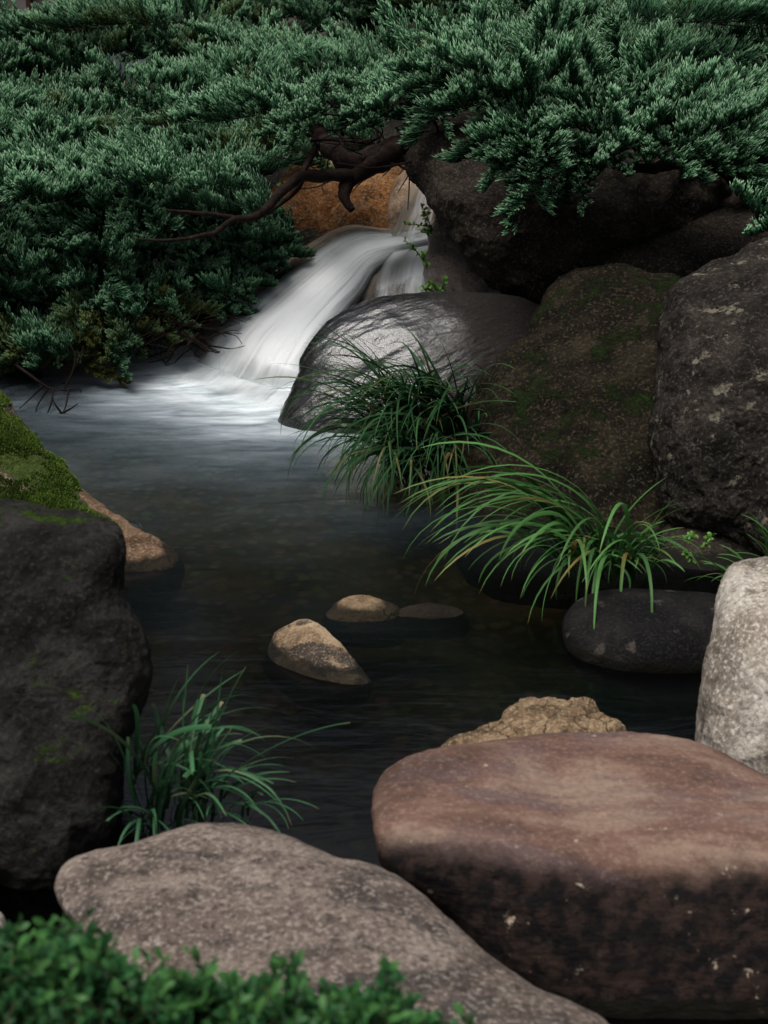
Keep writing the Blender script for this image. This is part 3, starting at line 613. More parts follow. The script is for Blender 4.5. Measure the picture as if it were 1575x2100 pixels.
# ------------------------------------------------------------------ moss growing on the sloping boulder
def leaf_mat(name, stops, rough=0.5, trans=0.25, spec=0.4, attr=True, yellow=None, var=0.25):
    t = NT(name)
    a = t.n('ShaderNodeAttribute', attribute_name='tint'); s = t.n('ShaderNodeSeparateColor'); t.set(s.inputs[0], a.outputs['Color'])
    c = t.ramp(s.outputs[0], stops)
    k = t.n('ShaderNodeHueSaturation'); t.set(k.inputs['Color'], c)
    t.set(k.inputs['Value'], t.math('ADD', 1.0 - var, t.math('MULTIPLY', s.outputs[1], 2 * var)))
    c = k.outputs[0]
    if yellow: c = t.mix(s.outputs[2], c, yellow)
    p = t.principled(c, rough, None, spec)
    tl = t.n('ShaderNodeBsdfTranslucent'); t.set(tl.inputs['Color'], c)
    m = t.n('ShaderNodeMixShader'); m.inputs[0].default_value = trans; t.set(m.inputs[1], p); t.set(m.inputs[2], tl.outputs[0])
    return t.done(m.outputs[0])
def moss(owner, key, n, mask, mat, hgt=0.012, seed=0):
    A, N = ROCKS[key]; rg = np.random.default_rng(seed)
    nr, nt = A.shape[:2]
    a = rg.uniform(0, 82, n * 8); b = rg.uniform(0, nt, n * 8)
    i = np.minimum(a.astype(int), nr - 2); j = b.astype(int) % nt; fa, fb = (a - i)[:, None], (b - b.astype(int))[:, None]
    j2 = (j + 1) % nt
    P = (A[i, j] * (1 - fa) + A[i + 1, j] * fa) * (1 - fb) + (A[i, j2] * (1 - fa) + A[i + 1, j2] * fa) * fb
    Nn = N[i, j]
    w = np.linalg.norm(A[i, j2] - A[i, j], axis=1) * np.linalg.norm(A[i + 1, j] - A[i, j], axis=1)
    pr = mask(P, Nn) * w; pr = pr / pr.max() * 6
    k = np.nonzero(rg.uniform(size=len(P)) < pr)[0][:n]
    P, Nn = P[k], Nn[k]; m = len(k)
    dirn = Nn + np.array([0, 0, 0.5]) + rg.normal(0, 0.45, (m, 3)); dirn /= np.linalg.norm(dirn, axis=1)[:, None]
    side = np.cross(dirn, rg.normal(size=(m, 3))); side /= np.linalg.norm(side, axis=1)[:, None]
    cl = fbm(P * 9 + 4, 3)
    h = hgt * rg.uniform(0.5, 1.3, m)[:, None] * (1 + 1.2 * cl)[:, None]; wdt = 0.0016 * rg.uniform(0.8, 1.6, m)[:, None]
    v = np.stack([P - side * wdt - Nn * 0.002, P + side * wdt - Nn * 0.002, P + dirn * h * 0.6 + side * wdt * 0.9, P + dirn * h * 0.6 - side * wdt * 0.9, P + dirn * h], 1).reshape(-1, 3)
    o = (np.arange(m) * 5)[:, None]
    q = o + np.array([0, 1, 2, 3]); t = o + np.array([3, 2, 4])
    tt = np.tile([0.1, 0.1, 0.6, 0.6, 1.0], m); rr = np.repeat(np.clip(0.5 + cl * 1.2 + rg.normal(0, 0.2, m), 0, 1), 5)
    at4 = np.stack([tt, rr, np.zeros(5 * m), np.ones(5 * m)], 1)
    ob = mesh_obj('moss', v, [q, t], mat, owner, np.array(owner.location), attr={'tint': at4})
    ob['kind'] = 'stuff'
M['moss'] = leaf_mat('moss_green', [(0.0, (0.012, 0.02, 0.004)), (0.6, (0.055, 0.098, 0.015)), (1.0, (0.16, 0.23, 0.045))], 0.8, 0.2, 0.1, var=0.7)
bpy.context.view_layer.update()
moss(MR, 'sloping boulder thick with bright green moss behind dark blocky boulder', 60000,
     lambda P, N: smooth(fbm(P * 4.5 + 2.2, 4) + 0.25 * (N[:, 2] - 0.55) + 0.10 * fbm(P * 19, 3), 0.03, 0.13) * (N[:, 2] > -0.1), M['moss'], 0.009, 3)

# ------------------------------------------------------------------ juniper foliage
def spray_template(rg, L=0.30, nshoot=14):
    """one feathery juniper spray along +X: lobes of short scale-leaf branchlets rising off a common axis"""
    base, mid, tip, tone = [], [], [], []
    axis = []
    up = np.array([0.20, 0, 0.97])
    for t in np.linspace(0.05, 1.0, nshoot):
        p = np.array([L * t, 0, 0.06 * L * t ** 2])
        axis.append(p)
        for rep in range(2 if t < 0.95 else 1):
            phi = rg.normal(0, 0.75); el = rg.uniform(0.7, 1.2) * (1 - 0.55 * t)
            d = np.array([math.cos(el), math.sin(el) * math.sin(phi), math.sin(el) * math.cos(phi)])
            l = L * rg.uniform(0.24, 0.44) * (1.05 - 0.5 * t)
            cur = lambda s: p + d * (l * s) + up * (0.42 * l * s * s)
            nb = int(rg.integers(16, 23))
            for k in range(nb):
                s = 0.12 + 0.88 * ((k + rg.uniform(0, 0.9)) / nb) ** 0.75
                q = cur(s); tg = d + up * 0.6 * s; tg /= np.linalg.norm(tg)
                sd = rg.normal(0, 1, 3); sd -= tg * sd.dot(tg); sd /= np.linalg.norm(sd) + 1e-9
                bl = rg.uniform(0.018, 0.036) * (1.1 - 0.3 * s)
                bd = tg * 1.0 + sd * 0.52 + np.array([0, 0, 0.35]); bd /= np.linalg.norm(bd)
                base.append(q); mid.append(q + (bd * 0.9 + sd * 0.15) * bl * 0.6); tip.append(q + bd * bl + up * bl * 0.15)
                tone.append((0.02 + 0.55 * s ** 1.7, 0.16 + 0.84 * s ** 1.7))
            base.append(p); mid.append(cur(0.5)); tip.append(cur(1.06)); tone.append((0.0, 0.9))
    return dict(base=np.array(base), mid=np.array(mid), tip=np.array(tip), tone=np.array(tone), axis=np.array(axis), L=L)
RG = np.random.default_rng(21)
TEMPL = [spray_template(RG, L) for L in (0.26, 0.30, 0.34, 0.28, 0.36, 0.24)]
def frame(dirs, rg, roll=0.35):
    d = dirs / np.linalg.norm(dirs, axis=1)[:, None]
    up = np.array([0, 0, 1.0]) + rg.normal(0, roll, (len(d), 3))
    s = np.cross(up, d); s /= np.linalg.norm(s, axis=1)[:, None] + 1e-9
    u = np.cross(d, s)
    return np.stack([d, s, u], 2)                                # columns: X -> d, Y -> s, Z -> u
def sprays(name, pos, dirs, scale, mat, parent, yellow=None, seed=0, rad=0.0027, twig_mat=None, origin=None):
    rg = np.random.default_rng(seed)
    n = len(pos); Fm = frame(dirs, rg)
    VV, CC = [], []
    tv = Bag()
    which = rg.integers(0, len(TEMPL), n)
    rnd = rg.uniform(0, 1, n)
    yl = np.zeros(n) if yellow is None else yellow
    for w, T in enumerate(TEMPL):
        I = np.nonzero(which == w)[0]
        if not len(I): continue
        flip = np.where(rg.uniform(size=len(I)) < 0.5, -1.0, 1.0)
        def xf(P):
            Q = P[None] * np.stack([np.ones(len(I)), flip, np.ones(len(I))], 1)[:, None] * scale[I][:, None, None]
            return np.einsum('nij,nkj->nki', Fm[I], Q) + pos[I][:, None]
        b, m, t = xf(T['base']), xf(T['mid']), xf(T['tip'])
        ax = t - b; ax /= np.linalg.norm(ax, axis=-1)[..., None] + 1e-9
        r = rg.normal(size=ax.shape); s1 = np.cross(ax, r); s1 /= np.linalg.norm(s1, axis=-1)[..., None] + 1e-9; s2 = np.cross(ax, s1)
        ring = []
        for (c, rr) in ((b, 0.7), (m, 1.15)):
            for k in range(3):
                an = 2 * np.pi * k / 3
                ring.append(c + (s1 * math.cos(an) + s2 * math.sin(an)) * rad * rr)
        ring.append(t + ax * rad * 0.8)
        v = np.stack(ring, 2)                                    # n, branchlets, 7, 3
        nn, kb = v.shape[:2]
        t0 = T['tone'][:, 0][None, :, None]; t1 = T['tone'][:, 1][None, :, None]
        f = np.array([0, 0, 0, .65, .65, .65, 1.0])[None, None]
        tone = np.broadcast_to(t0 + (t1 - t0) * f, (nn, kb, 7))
        rn = np.broadcast_to((rnd[I][:, None, None] * 0.7 + 0.3 * rg.uniform(size=(nn, kb, 1))), (nn, kb, 7))
        yy = np.broadcast_to(yl[I][:, None, None], (nn, kb, 7))
        CC.append(np.stack([tone, rn, yy, np.ones_like(tone)], -1).reshape(-1, 4)); VV.append(v.reshape(-1, 3))
        A = xf(T['axis'])
        for a in A:
            vv, ff = tube(a[::2], np.linspace(0.0035, 0.0012, len(a[::2])), 4); tv.add(vv, ff)
    v = np.concatenate(VV); c = np.concatenate(CC); m = len(v) // 7
    o = (np.arange(m) * 7)[:, None, None]
    q = np.array([[0, 1, 4, 3], [1, 2, 5, 4], [2, 0, 3, 5]])[None] + o
    t = np.array([[3, 4, 6], [4, 5, 6], [5, 3, 6]])[None] + o
    ob = mesh_obj(name, v, [q.reshape(-1, 4), t.reshape(-1, 3)], mat, parent, origin, attr={'tint': c})
    if twig_mat is not None: tv.build('twigs', twig_mat, parent, origin)
    return ob
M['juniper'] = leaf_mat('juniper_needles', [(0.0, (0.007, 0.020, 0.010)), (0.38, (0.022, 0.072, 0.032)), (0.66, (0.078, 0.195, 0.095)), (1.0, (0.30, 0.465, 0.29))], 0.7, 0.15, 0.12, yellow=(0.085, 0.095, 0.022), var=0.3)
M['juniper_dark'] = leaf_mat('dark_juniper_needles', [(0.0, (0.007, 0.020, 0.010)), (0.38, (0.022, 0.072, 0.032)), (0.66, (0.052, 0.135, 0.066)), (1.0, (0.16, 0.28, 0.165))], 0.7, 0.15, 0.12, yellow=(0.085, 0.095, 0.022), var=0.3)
def bark_mat():
    t = NT('juniper_bark'); P = t.pos()
    n = t.noise(t.mapping(P, scale=(1, 1, 1)), 30, 8, 0.7, 0.8)
    c = t.ramp(n, [(0.3, (0.006, 0.004, 0.0035)), (0.55, (0.018, 0.012, 0.010)), (0.75, (0.042, 0.030, 0.024))])
    return t.done(t.principled(c, 0.85, t.bump(n, 0.9, 0.01), 0.06))
M['bark'] = bark_mat()

def inside_poly(px, py, poly):
    poly = np.asarray(poly, float); x1, y1 = poly[:, 0], poly[:, 1]; x2, y2 = np.roll(x1, -1), np.roll(y1, -1)
    c = ((y1[None] > py[:, None]) != (y2[None] > py[:, None])) & (px[:, None] < (x2 - x1)[None] * (py[:, None] - y1[None]) / (y2 - y1 + 1e-9)[None] + x1[None])
    return c.sum(1) % 2 == 1
def scatter(poly, n, depth_fn, rg, jit=0.25, heading=None, yfn=None, front=0.5):
    """spray bases through the crown's volume"""
    poly = np.asarray(poly, float); lo, hi = poly.min(0), poly.max(0)
    out = []
    while sum(len(o) for o in out) < n:
        P = rg.uniform(lo, hi, (4 * n, 2)); P = P[inside_poly(P[:, 0], P[:, 1], poly)]; out.append(P)
    P = np.concatenate(out)[:n]
    d = depth_fn(P[:, 0], P[:, 1])
    lump = fbm(np.stack([P[:, 0] / 210, P[:, 1] / 130, np.full(n, 4.4)], -1), 3)
    d = d + lump * 0.45 + jit * rg.uniform(-0.15, 1, n) ** 1.0
    pos = at(P[:, 0], P[:, 1], d)
    az = rg.normal(0, 1.0, n)                                     # 0 = towards the viewer
    if heading is not None: az = az * 0.75 + heading(P[:, 0], P[:, 1])
    el = rg.normal(0.10, 0.28, n)
    dirs = np.stack([np.sin(az) * np.cos(el), -np.cos(az) * np.cos(el), np.sin(el)], 1)
    return pos, dirs, P
rgc = np.random.default_rng(5)

# --- the big juniper: trunk at right, boughs over the stream, crown across the top
jt_o = at(1640, 560, 6.3)
jt = thing('juniper_tree', 'wide grey-green juniper arching over the stream and boulders', 'tree', jt_o)
def limb(pts, r0, r1, name='branch', parent=jt, origin=jt_o, n=40, wob=0.5, seed=0, sides=10, bag=None):
    P = smoothline([tuple(at(*p)) for p in pts], n)
    P = P + np.stack([fbm(P * 6 + seed + k * 9.1, 3) for k in range(3)], -1) * min(0.05, r0 * 1.2)
    v, f = tube(P, np.linspace(r0, r1, n) , sides, wob, seed)
    if bag is not None: bag.add(v, f); return P
    b = Bag(); b.add(v, f); b.build(name, M['bark'], parent, origin); return P
limb([(1700, 620, 6.3), (1640, 480, 6.25), (1575, 372, 6.15), (1500, 318, 6.2), (1380, 270, 6.4), (1200, 250, 6.6), (1000, 262, 6.6), (880, 285, 6.5), (800, 312, 6.4), (735, 340, 6.35)], 0.11, 0.055, 'trunk', seed=1, n=90, wob=0.35, sides=14)
limb([(860, 290, 6.45), (800, 318, 6.35), (745, 352, 6.28), (712, 380, 6.25), (703, 405, 6.23), (718, 432, 6.22)], 0.055, 0.016, seed=2, wob=0.7)
limb([(735, 345, 6.3), (690, 315, 6.3), (660, 285, 6.5), (640, 240, 6.9), (620, 200, 7.3)], 0.055, 0.02, seed=3, wob=0.6)
limb([(722, 360, 6.25), (660, 362, 6.2), (615, 368, 6.15), (575, 398, 6.1), (530, 440, 6.05), (480, 452, 6.0), (442, 482, 6.0)], 0.030, 0.011, seed=4)
limb([(560, 420, 6.1), (500, 450, 6.05), (430, 440, 6.0), (340, 432, 6.0)], 0.016, 0.007, seed=5)
limb([(650, 300, 6.3), (632, 335, 6.25), (610, 385, 6.2), (560, 430, 6.2), (520, 455, 6.15)], 0.018, 0.006, seed=6)
limb([(440, 480, 6.0), (360, 492, 5.95), (280, 490, 5.95)], 0.011, 0.005, seed=7)
limb([(1480, 330, 6.1), (1400, 330, 5.8), (1300, 345, 5.6), (1180, 300, 5.5)], 0.035, 0.010, seed=8)
limb([(1600, 420, 6.0), (1545, 372, 5.9), (1490, 338, 5.85), (1440, 330, 5.8)], 0.085, 0.03, seed=9)
limb([(1000, 285, 6.3), (930, 300, 6.2), (850, 330, 6.15), (760, 345, 6.15), (690, 335, 6.15)], 0.008, 0.003, seed=10)
limb([(1060, 300, 6.2), (960, 330, 6.1), (900, 345, 6.1), (800, 335, 6.1)], 0.008, 0.003, seed=11)
limb([(840, 350, 6.2), (838, 390, 6.2), (836, 430, 6.2)], 0.004, 0.002, seed=12)
tb = Bag(); rr = np.random.default_rng(3)
for k in range(46):                                             # bare crooked twigs hanging under the boughs
    x, y = rr.uniform(580, 900), rr.uniform(200, 340); d = 6.35 + rr.uniform(-0.2, 0.3)
    pts = [(x, y, d)]
    a = rr.uniform(0, 2 * np.pi)
    for s in range(4):
        a += rr.normal(0, 0.6); x += 34 * math.cos(a); y += 20 * math.sin(a) + 6; d += rr.normal(0, 0.05); pts.append((x, min(y, 395), d))
    limb(pts, rr.uniform(0.004, 0.009), 0.0018, n=18, seed=20 + k, sides=5, bag=tb, wob=0.3)
tb.build('twigs', M['bark'], jt, jt_o)

def d_top(x, y):
    edge = np.interp(x, [-100, 0, 300, 560, 660, 830, 950, 1050, 1200, 1500, 1700], [420, 420, 400, 380, 290, 270, 260, 330, 380, 320, 300])
    base = np.interp(x, [0, 420, 560, 860, 1000, 1600], [5.75, 6.0, 7.15, 7.2, 5.85, 5.6])
    return base + np.clip(edge - y, -60, 600) / 300 * 1.9
top_poly = [(-80, 60), (25, 60), (70, 22), (115, 55), (180, 50), (230, -60), (1660, -60), (1660, 290), (1520, 310), (1400, 320), (1250, 330), (1130, 315), (1040, 280), (980, 235), (870, 215), (790, 230), (690, 215), (600, 280), (560, 310), (470, 370), (300, 430), (-80, 440)]
def boughs(poly, n, depth_fn, rg, per=15, L=(0.5, 0.95), az0=lambda x, y: 0 * x, azsd=0.9, el=(0.06, 0.12), jit=0.55, sc=(0.8, 1.15)):
    """one entry per bough: its sprays lie in one flat layer and fan off a common axis; gaps stay between the layers"""
    poly = np.asarray(poly, float); lo, hi = poly.min(0), poly.max(0)
    pts = []; tries = 0; r0 = math.sqrt((hi - lo).prod() / n) * 0.72
    while len(pts) < n:
        p = rg.uniform(lo, hi); tries += 1
        if tries % 400 == 0: r0 *= 0.95
        if not inside_poly(p[:1], p[1:], poly)[0]: continue
        if any(math.hypot((p[0] - q[0]) * 0.62, (p[1] - q[1]) * 1.4) < r0 * 0.8 for q in pts): continue
        pts.append(p)
    pos, dirs, sca = [], [], []
    for p in pts:
        d = float(depth_fn(p[:1], p[1:])[0]) + rg.uniform(-0.15, 1) * jit
        tip = at(p[0], p[1], d); a = float(az0(p[0], p[1])) + rg.normal(0, azsd); e = rg.normal(*el)
        D = np.array([math.sin(a) * math.cos(e), -math.cos(a) * math.cos(e), math.sin(e)]); side = np.array([math.cos(a), math.sin(a), 0])
        ln = rg.uniform(*L); k0 = rg.choice([-1, 1]); bs = rg.uniform(*sc)
        for k in range(per):
            f = max(0.0, (k + rg.uniform(-0.3, 0.3)) / per)
            sg = k0 * (-1) ** k
            q = tip - D * (0.20 + ln * f) + side * sg * rg.uniform(0.02, 0.10) * min(1, 3 * f) + np.array([0, 0, rg.normal(0, 0.012) - 0.03 * f])
            w = 0.0 if k == 0 else rg.uniform(0.3, 1.0)
            pos.append(q); dirs.append(D * math.cos(w) + side * sg * math.sin(w) + np.array([0, 0, rg.normal(0.06, 0.09)]))
            sca.append(bs * rg.uniform(0.85, 1.15) * (0.75 + 0.6 * min(1, 2.2 * f)))
    return np.array(pos), np.array(dirs), np.array(sca)
az_top = lambda x, y: np.interp(x, [0, 500, 900, 1200, 1575], [-0.3, -0.35, -0.2, -0.45, 0.25])
pos, dirs, sca = boughs(top_poly, 54, d_top, rgc, az0=az_top)
p2, d2, PP = scatter(top_poly, 520, lambda x, y: d_top(x, y) + 0.45, rgc, 0.7)
p3, d3, PP = scatter([(230, -90), (1680, -90), (1680, 60), (230, 60)], 190, lambda x, y: 9.2 + 0 * x, rgc, 0.5)
p2, d2 = np.concatenate([p2, p3]), np.concatenate([d2, d3])
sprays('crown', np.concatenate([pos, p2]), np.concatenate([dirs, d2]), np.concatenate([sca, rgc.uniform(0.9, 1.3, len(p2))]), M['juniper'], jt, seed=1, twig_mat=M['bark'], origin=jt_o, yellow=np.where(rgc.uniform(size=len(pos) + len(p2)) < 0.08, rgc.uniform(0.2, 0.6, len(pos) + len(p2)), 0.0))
# feathery boughs that hang free in front: each one its own part
def bough(pts, n, spread, seed, parent=jt, origin=jt_o, r0=0.010, sc=(0.75, 1.15), ylw=0.0, mat='juniper', droop=0.0):
    rg = np.random.default_rng(seed)
    L = smoothline(pts, 60)
    i = rg.integers(6, 60, n); B = L[i]
    P = at(B[:, 0] + rg.normal(0, spread * 0.6, n), B[:, 1] + rg.normal(0, spread * 0.32, n), B[:, 2] + rg.normal(0, spread / F * 4, n))
    C = at(L[:, 0], L[:, 1], L[:, 2]); tg = np.gradient(C, axis=0)[i]; tg /= np.linalg.norm(tg, axis=1)[:, None]
    dirs = tg + rg.normal(0, 0.6, (n, 3)) + np.array([0, -0.35, 0.1 - droop])
    bb = Bag(); limb(pts, r0, 0.003, seed=seed, sides=6, bag=bb); br = bb.build('bough', M['bark'], parent, origin)   # bough > foliage, twigs
    sprays('foliage', P, dirs, rg.uniform(*sc, n), M[mat], br, np.full(n, ylw), seed=seed, origin=origin, twig_mat=M['bark'] if n > 12 else None)
bough([(1330, 235, 5.75), (1230, 205, 5.6), (1140, 190, 5.5), (1060, 190, 5.45), (1030, 200, 5.42)], 26, 40, 31)
bough([(1350, 270, 5.7), (1270, 250, 5.55), (1170, 245, 5.45), (1090, 262, 5.4), (1060, 285, 5.38)], 40, 46, 32, sc=(0.7, 1.05))
bough([(1400, 280, 5.7), (1300, 290, 5.5), (1200, 310, 5.4), (1150, 335, 5.38)], 22, 36, 33, sc=(0.6, 0.9))
bough([(1280, 300, 5.55), (1250, 325, 5.5), (1225, 345, 5.45), (1205, 360, 5.42)], 12, 32, 34, sc=(0.5, 0.8))
bough([(1290, 235, 5.75), (1350, 250, 5.55), (1410, 275, 5.45), (1455, 295, 5.4)], 34, 40, 35)
bough([(1280, 280, 5.7), (1340, 290, 5.5), (1390, 300, 5.42), (1430, 305, 5.4)], 20, 34, 42, sc=(0.6, 0.95))
bough([(1060, 90, 6.2), (1000, 125, 6.15), (950, 150, 6.1), (905, 165, 6.1)], 20, 38, 36)
bough([(790, 160, 6.8), (755, 190, 6.75), (735, 205, 6.7), (720, 220, 6.65)], 10, 34, 37, sc=(0.6, 0.9))
bough([(650, 240, 6.7), (610, 262, 6.6), (585, 275, 6.5), (600, 285, 6.45)], 10, 32, 38, sc=(0.55, 0.85))
bough([(690, 190, 6.6), (665, 225, 6.25), (645, 245, 6.15), (625, 258, 6.1)], 9, 28, 43, sc=(0.5, 0.75))
bough([(830, 190, 6.6), (800, 225, 6.25), (775, 240, 6.15), (755, 252, 6.1)], 9, 26, 44, sc=(0.5, 0.75))
bough([(1680, 490, 5.5), (1640, 478, 5.3), (1610, 470, 5.2), (1590, 465, 5.15)], 9, 20, 39, sc=(0.5, 0.75))
bough([(880, 195, 6.6), (868, 215, 6.55), (862, 235, 6.5)], 6, 24, 40, sc=(0.45, 0.65))

# --- juniper bank at the left of the pond
jl_o = at(60, 800, 6.3)
jl = thing('juniper_shrub', 'dense dark green juniper bank hanging down to the pond at left', 'shrub', jl_o)
limb([(-150, 760, 6.6), (0, 640, 6.5), (160, 560, 6.4), (300, 500, 6.4)], 0.05, 0.015, 'trunk', jl, jl_o, seed=50)
limb([(60, 620, 6.4), (120, 480, 6.4), (260, 420, 6.4)], 0.03, 0.01, 'branch', jl, jl_o, seed=51)
d_left = lambda x, y: np.interp(y, [330, 560, 700, 830], [6.15, 6.0, 5.95, 5.95]) + np.interp(x, [0, 430], [-0.1, 0.35])
LP = [(-80, 380), (300, 400), (390, 420), (400, 470), (340, 555), (280, 590), (220, 620), (130, 690), (40, 730), (-80, 750)]
pos, dirs, sca = boughs(LP, 26, d_left, rgc, per=12, L=(0.35, 0.6), az0=lambda x, y: -0.1, azsd=0.8, el=(-0.02, 0.18), sc=(0.6, 0.9))
p2, d2, PP = scatter(LP, 110, lambda x, y: d_left(x, y) + 0.3, rgc, 0.4)
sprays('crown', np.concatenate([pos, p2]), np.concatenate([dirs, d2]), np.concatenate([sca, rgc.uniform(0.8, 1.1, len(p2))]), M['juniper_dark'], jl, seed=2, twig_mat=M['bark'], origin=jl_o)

# --- small juniper between the limbs and the fall
jm_o = at(500, 640, 7.0)
jm = thing('juniper_shrub', 'compact juniper growing beside the white fall under bare limbs', 'shrub', jm_o)
limb([(420, 640, 7.1), (470, 560, 7.05), (560, 500, 7.0)], 0.03, 0.01, 'trunk', jm, jm_o, seed=55)
d_mid = lambda x, y: np.interp(x, [400, 650], [6.55, 6.85])
pos, dirs, PP = scatter([(380, 470), (470, 455), (560, 450), (612, 470), (560, 508), (500, 548), (440, 598), (380, 610)], 120, d_mid, rgc, 0.2, heading=lambda x, y: np.full_like(x, -0.1))
p2, d2, PP = scatter([(560, 480), (620, 488), (530, 580), (455, 645), (420, 630)], 60, lambda x, y: np.interp(y, [480, 640], [6.8, 6.5]), rgc, 0.12)
pos, dirs = np.concatenate([pos, p2]), np.concatenate([dirs, d2])
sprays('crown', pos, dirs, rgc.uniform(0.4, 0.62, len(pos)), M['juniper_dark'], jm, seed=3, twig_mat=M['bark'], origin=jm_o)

# --- tired yellowish juniper at the water's edge
jy_o = at(280, 745, 6.5)
jy = thing('juniper_shrub', 'yellow-green thinning juniper with bare twigs at the pond edge', 'shrub', jy_o)
limb([(300, 720, 6.6), (330, 660, 6.55), (360, 600, 6.5)], 0.02, 0.008, 'trunk', jy, jy_o, seed=56)
pos, dirs, PP = scatter([(40, 660), (150, 640), (270, 600), (330, 580), (375, 610), (370, 655), (320, 685), (230, 705), (110, 735), (40, 765)], 130, lambda x, y: np.interp(y, [550, 750], [6.35, 6.25]) + np.interp(x, [0, 430], [-0.2, 0.15]), rgc, 0.3)
yl = np.clip(rgc.normal(0.5, 0.3, len(pos)), 0, 1)
dirs[:, 2] -= 0.35
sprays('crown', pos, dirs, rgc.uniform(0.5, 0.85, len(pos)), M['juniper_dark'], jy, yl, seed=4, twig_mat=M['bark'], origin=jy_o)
tb = Bag()
for k in range(70):
    x, y = rr.uniform(180, 420), rr.uniform(650, 710) - 0; y = y - (x - 180) * 0.06; d = 6.28 + rr.uniform(-0.1, 0.2)
    pts = [(x, y, d)]; a = rr.choice([0.2, 2.9]) + rr.normal(0, 0.5)
    for s in range(4):
        a += rr.normal(0, 0.4); x += 26 * math.cos(a); y += 15 * math.sin(a) + 8; d += rr.normal(0, 0.04); pts.append((x, min(y, 752 - max(0, x - 330) * 0.25), d))
    limb(pts, rr.uniform(0.003, 0.006), 0.0014, n=14, seed=120 + k, sides=5, bag=tb, wob=0.3)
tb.build('bare_twigs', M['bark'], jy, jy_o)

# --- dead branch trailing in the water
db_o = at(120, 840, 5.8)
db = thing('dead_branch', 'bare forked dead branch trailing into the water at left', 'branch', db_o)
tb = Bag()
for k, pts in enumerate([[(20, 740, 5.95), (70, 775, 5.9), (110, 798, 5.85), (160, 797, 5.82), (166, 806, 5.82)], [(110, 798, 5.85), (104, 830, 5.8), (95, 852, 5.78)], [(140, 798, 5.83), (135, 830, 5.8), (127, 850, 5.78)], [(127, 850, 5.78), (115, 832, 5.76), (108, 820, 5.75)], [(130, 800, 5.84), (150, 760, 5.84), (172, 710, 5.84)], [(150, 760, 5.84), (155, 730, 5.84), (140, 700, 5.84)], [(127, 848, 5.78), (145, 838, 5.76), (160, 828, 5.75)], [(90, 790, 5.88), (60, 820, 5.84), (40, 838, 5.8)], [(100, 795, 5.87), (80, 826, 5.84), (72, 846, 5.8)]]):
    limb(pts, 0.0075 if k == 0 else 0.005, 0.002, n=24, seed=200 + k, sides=6, bag=tb, wob=0.5)
tb.build('branch', M['bark'], db, db_o)
tw_o = at(430, 720, 6.4)
tw = thing('dead_twig', 'thin dark forked twig poking across the white fall', 'branch', tw_o)
tb = Bag()
for k, pts in enumerate([[(300, 735, 6.5), (360, 712, 6.45), (420, 694, 6.36), (460, 683, 6.32), (496, 684, 6.3)], [(460, 683, 6.32), (485, 690, 6.31), (497, 706, 6.3)], [(450, 685, 6.33), (474, 678, 6.31), (490, 679, 6.3)], [(330, 725, 6.48), (380, 690, 6.44), (440, 655, 6.42)]]):
    limb(pts, 0.006 if k == 0 else 0.003, 0.0015, n=24, seed=300 + k, sides=6, bag=tb, wob=0.4)
tb.build('twig', M['bark'], tw, tw_o)

# ------------------------------------------------------------------ grasses
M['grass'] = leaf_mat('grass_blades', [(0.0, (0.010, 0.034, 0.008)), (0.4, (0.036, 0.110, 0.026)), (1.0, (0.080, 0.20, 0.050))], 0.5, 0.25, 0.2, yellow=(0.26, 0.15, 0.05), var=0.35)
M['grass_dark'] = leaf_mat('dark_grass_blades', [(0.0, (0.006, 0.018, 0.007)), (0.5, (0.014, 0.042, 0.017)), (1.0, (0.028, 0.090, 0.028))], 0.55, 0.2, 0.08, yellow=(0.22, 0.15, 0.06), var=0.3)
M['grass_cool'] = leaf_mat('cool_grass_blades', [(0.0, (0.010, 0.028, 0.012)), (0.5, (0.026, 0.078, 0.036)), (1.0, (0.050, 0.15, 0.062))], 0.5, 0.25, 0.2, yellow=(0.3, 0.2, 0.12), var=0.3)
def blade(bag, base, out, up, L, w, bend, rg, tone, brown=0.0, cut=False, n=14):
    """arching blade: leaves base along up, bends towards out and down"""
    s = np.linspace(0, 1, n)
    ang = bend * s ** 1.15                                        # from vertical direction turning over
    dx = np.cumsum(np.sin(ang)) / n * L; dz = np.cumsum(np.cos(ang)) / n * L
    dx -= dx[0]; dz -= dz[0]
    out = out / np.linalg.norm(out); side = np.cross(out, up); side /= np.linalg.norm(side)
    C = base + np.outer(dx, out) + np.outer(dz, up) + np.outer(np.sin(s * 3 + rg.uniform(0, 6)) * 0.012 * s, side)
    tw = rg.normal(0, 0.35) + s * rg.normal(0, 0.5)
    T = np.gradient(C, axis=0); T /= np.linalg.norm(T, axis=1)[:, None]
    nrm = np.cross(side, T)
    sv = side * np.cos(tw)[:, None] + nrm * np.sin(tw)[:, None]; nv = np.cross(T, sv)
    ww = w * np.minimum(1, 0.55 + s * 2) * (np.power(np.clip(1 - s, 0, 1), 0.55) if not cut else np.where(s > 0.98, 0.9, 1.0)); ww = ww * 1.0 + 0.0002
    v = np.stack([C - sv * ww[:, None], C - nv * ww[:, None] * 0.3, C + sv * ww[:, None]], 1).reshape(-1, 3)
    i = np.arange(n - 1)[:, None] * 3
    q = np.concatenate([i + np.array([0, 1, 4, 3]), i + np.array([1, 2, 5, 4])])
    br = np.clip(np.where(s > 0.93, rg.uniform(0, 0.9) if rg.uniform() < 0.6 else 0, 0) + brown * np.exp(-((s - rg.uniform(0.3, 0.9)) / 0.2) ** 2), 0, 1)
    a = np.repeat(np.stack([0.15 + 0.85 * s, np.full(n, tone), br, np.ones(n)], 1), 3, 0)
    bag.add(v, q, a=a)
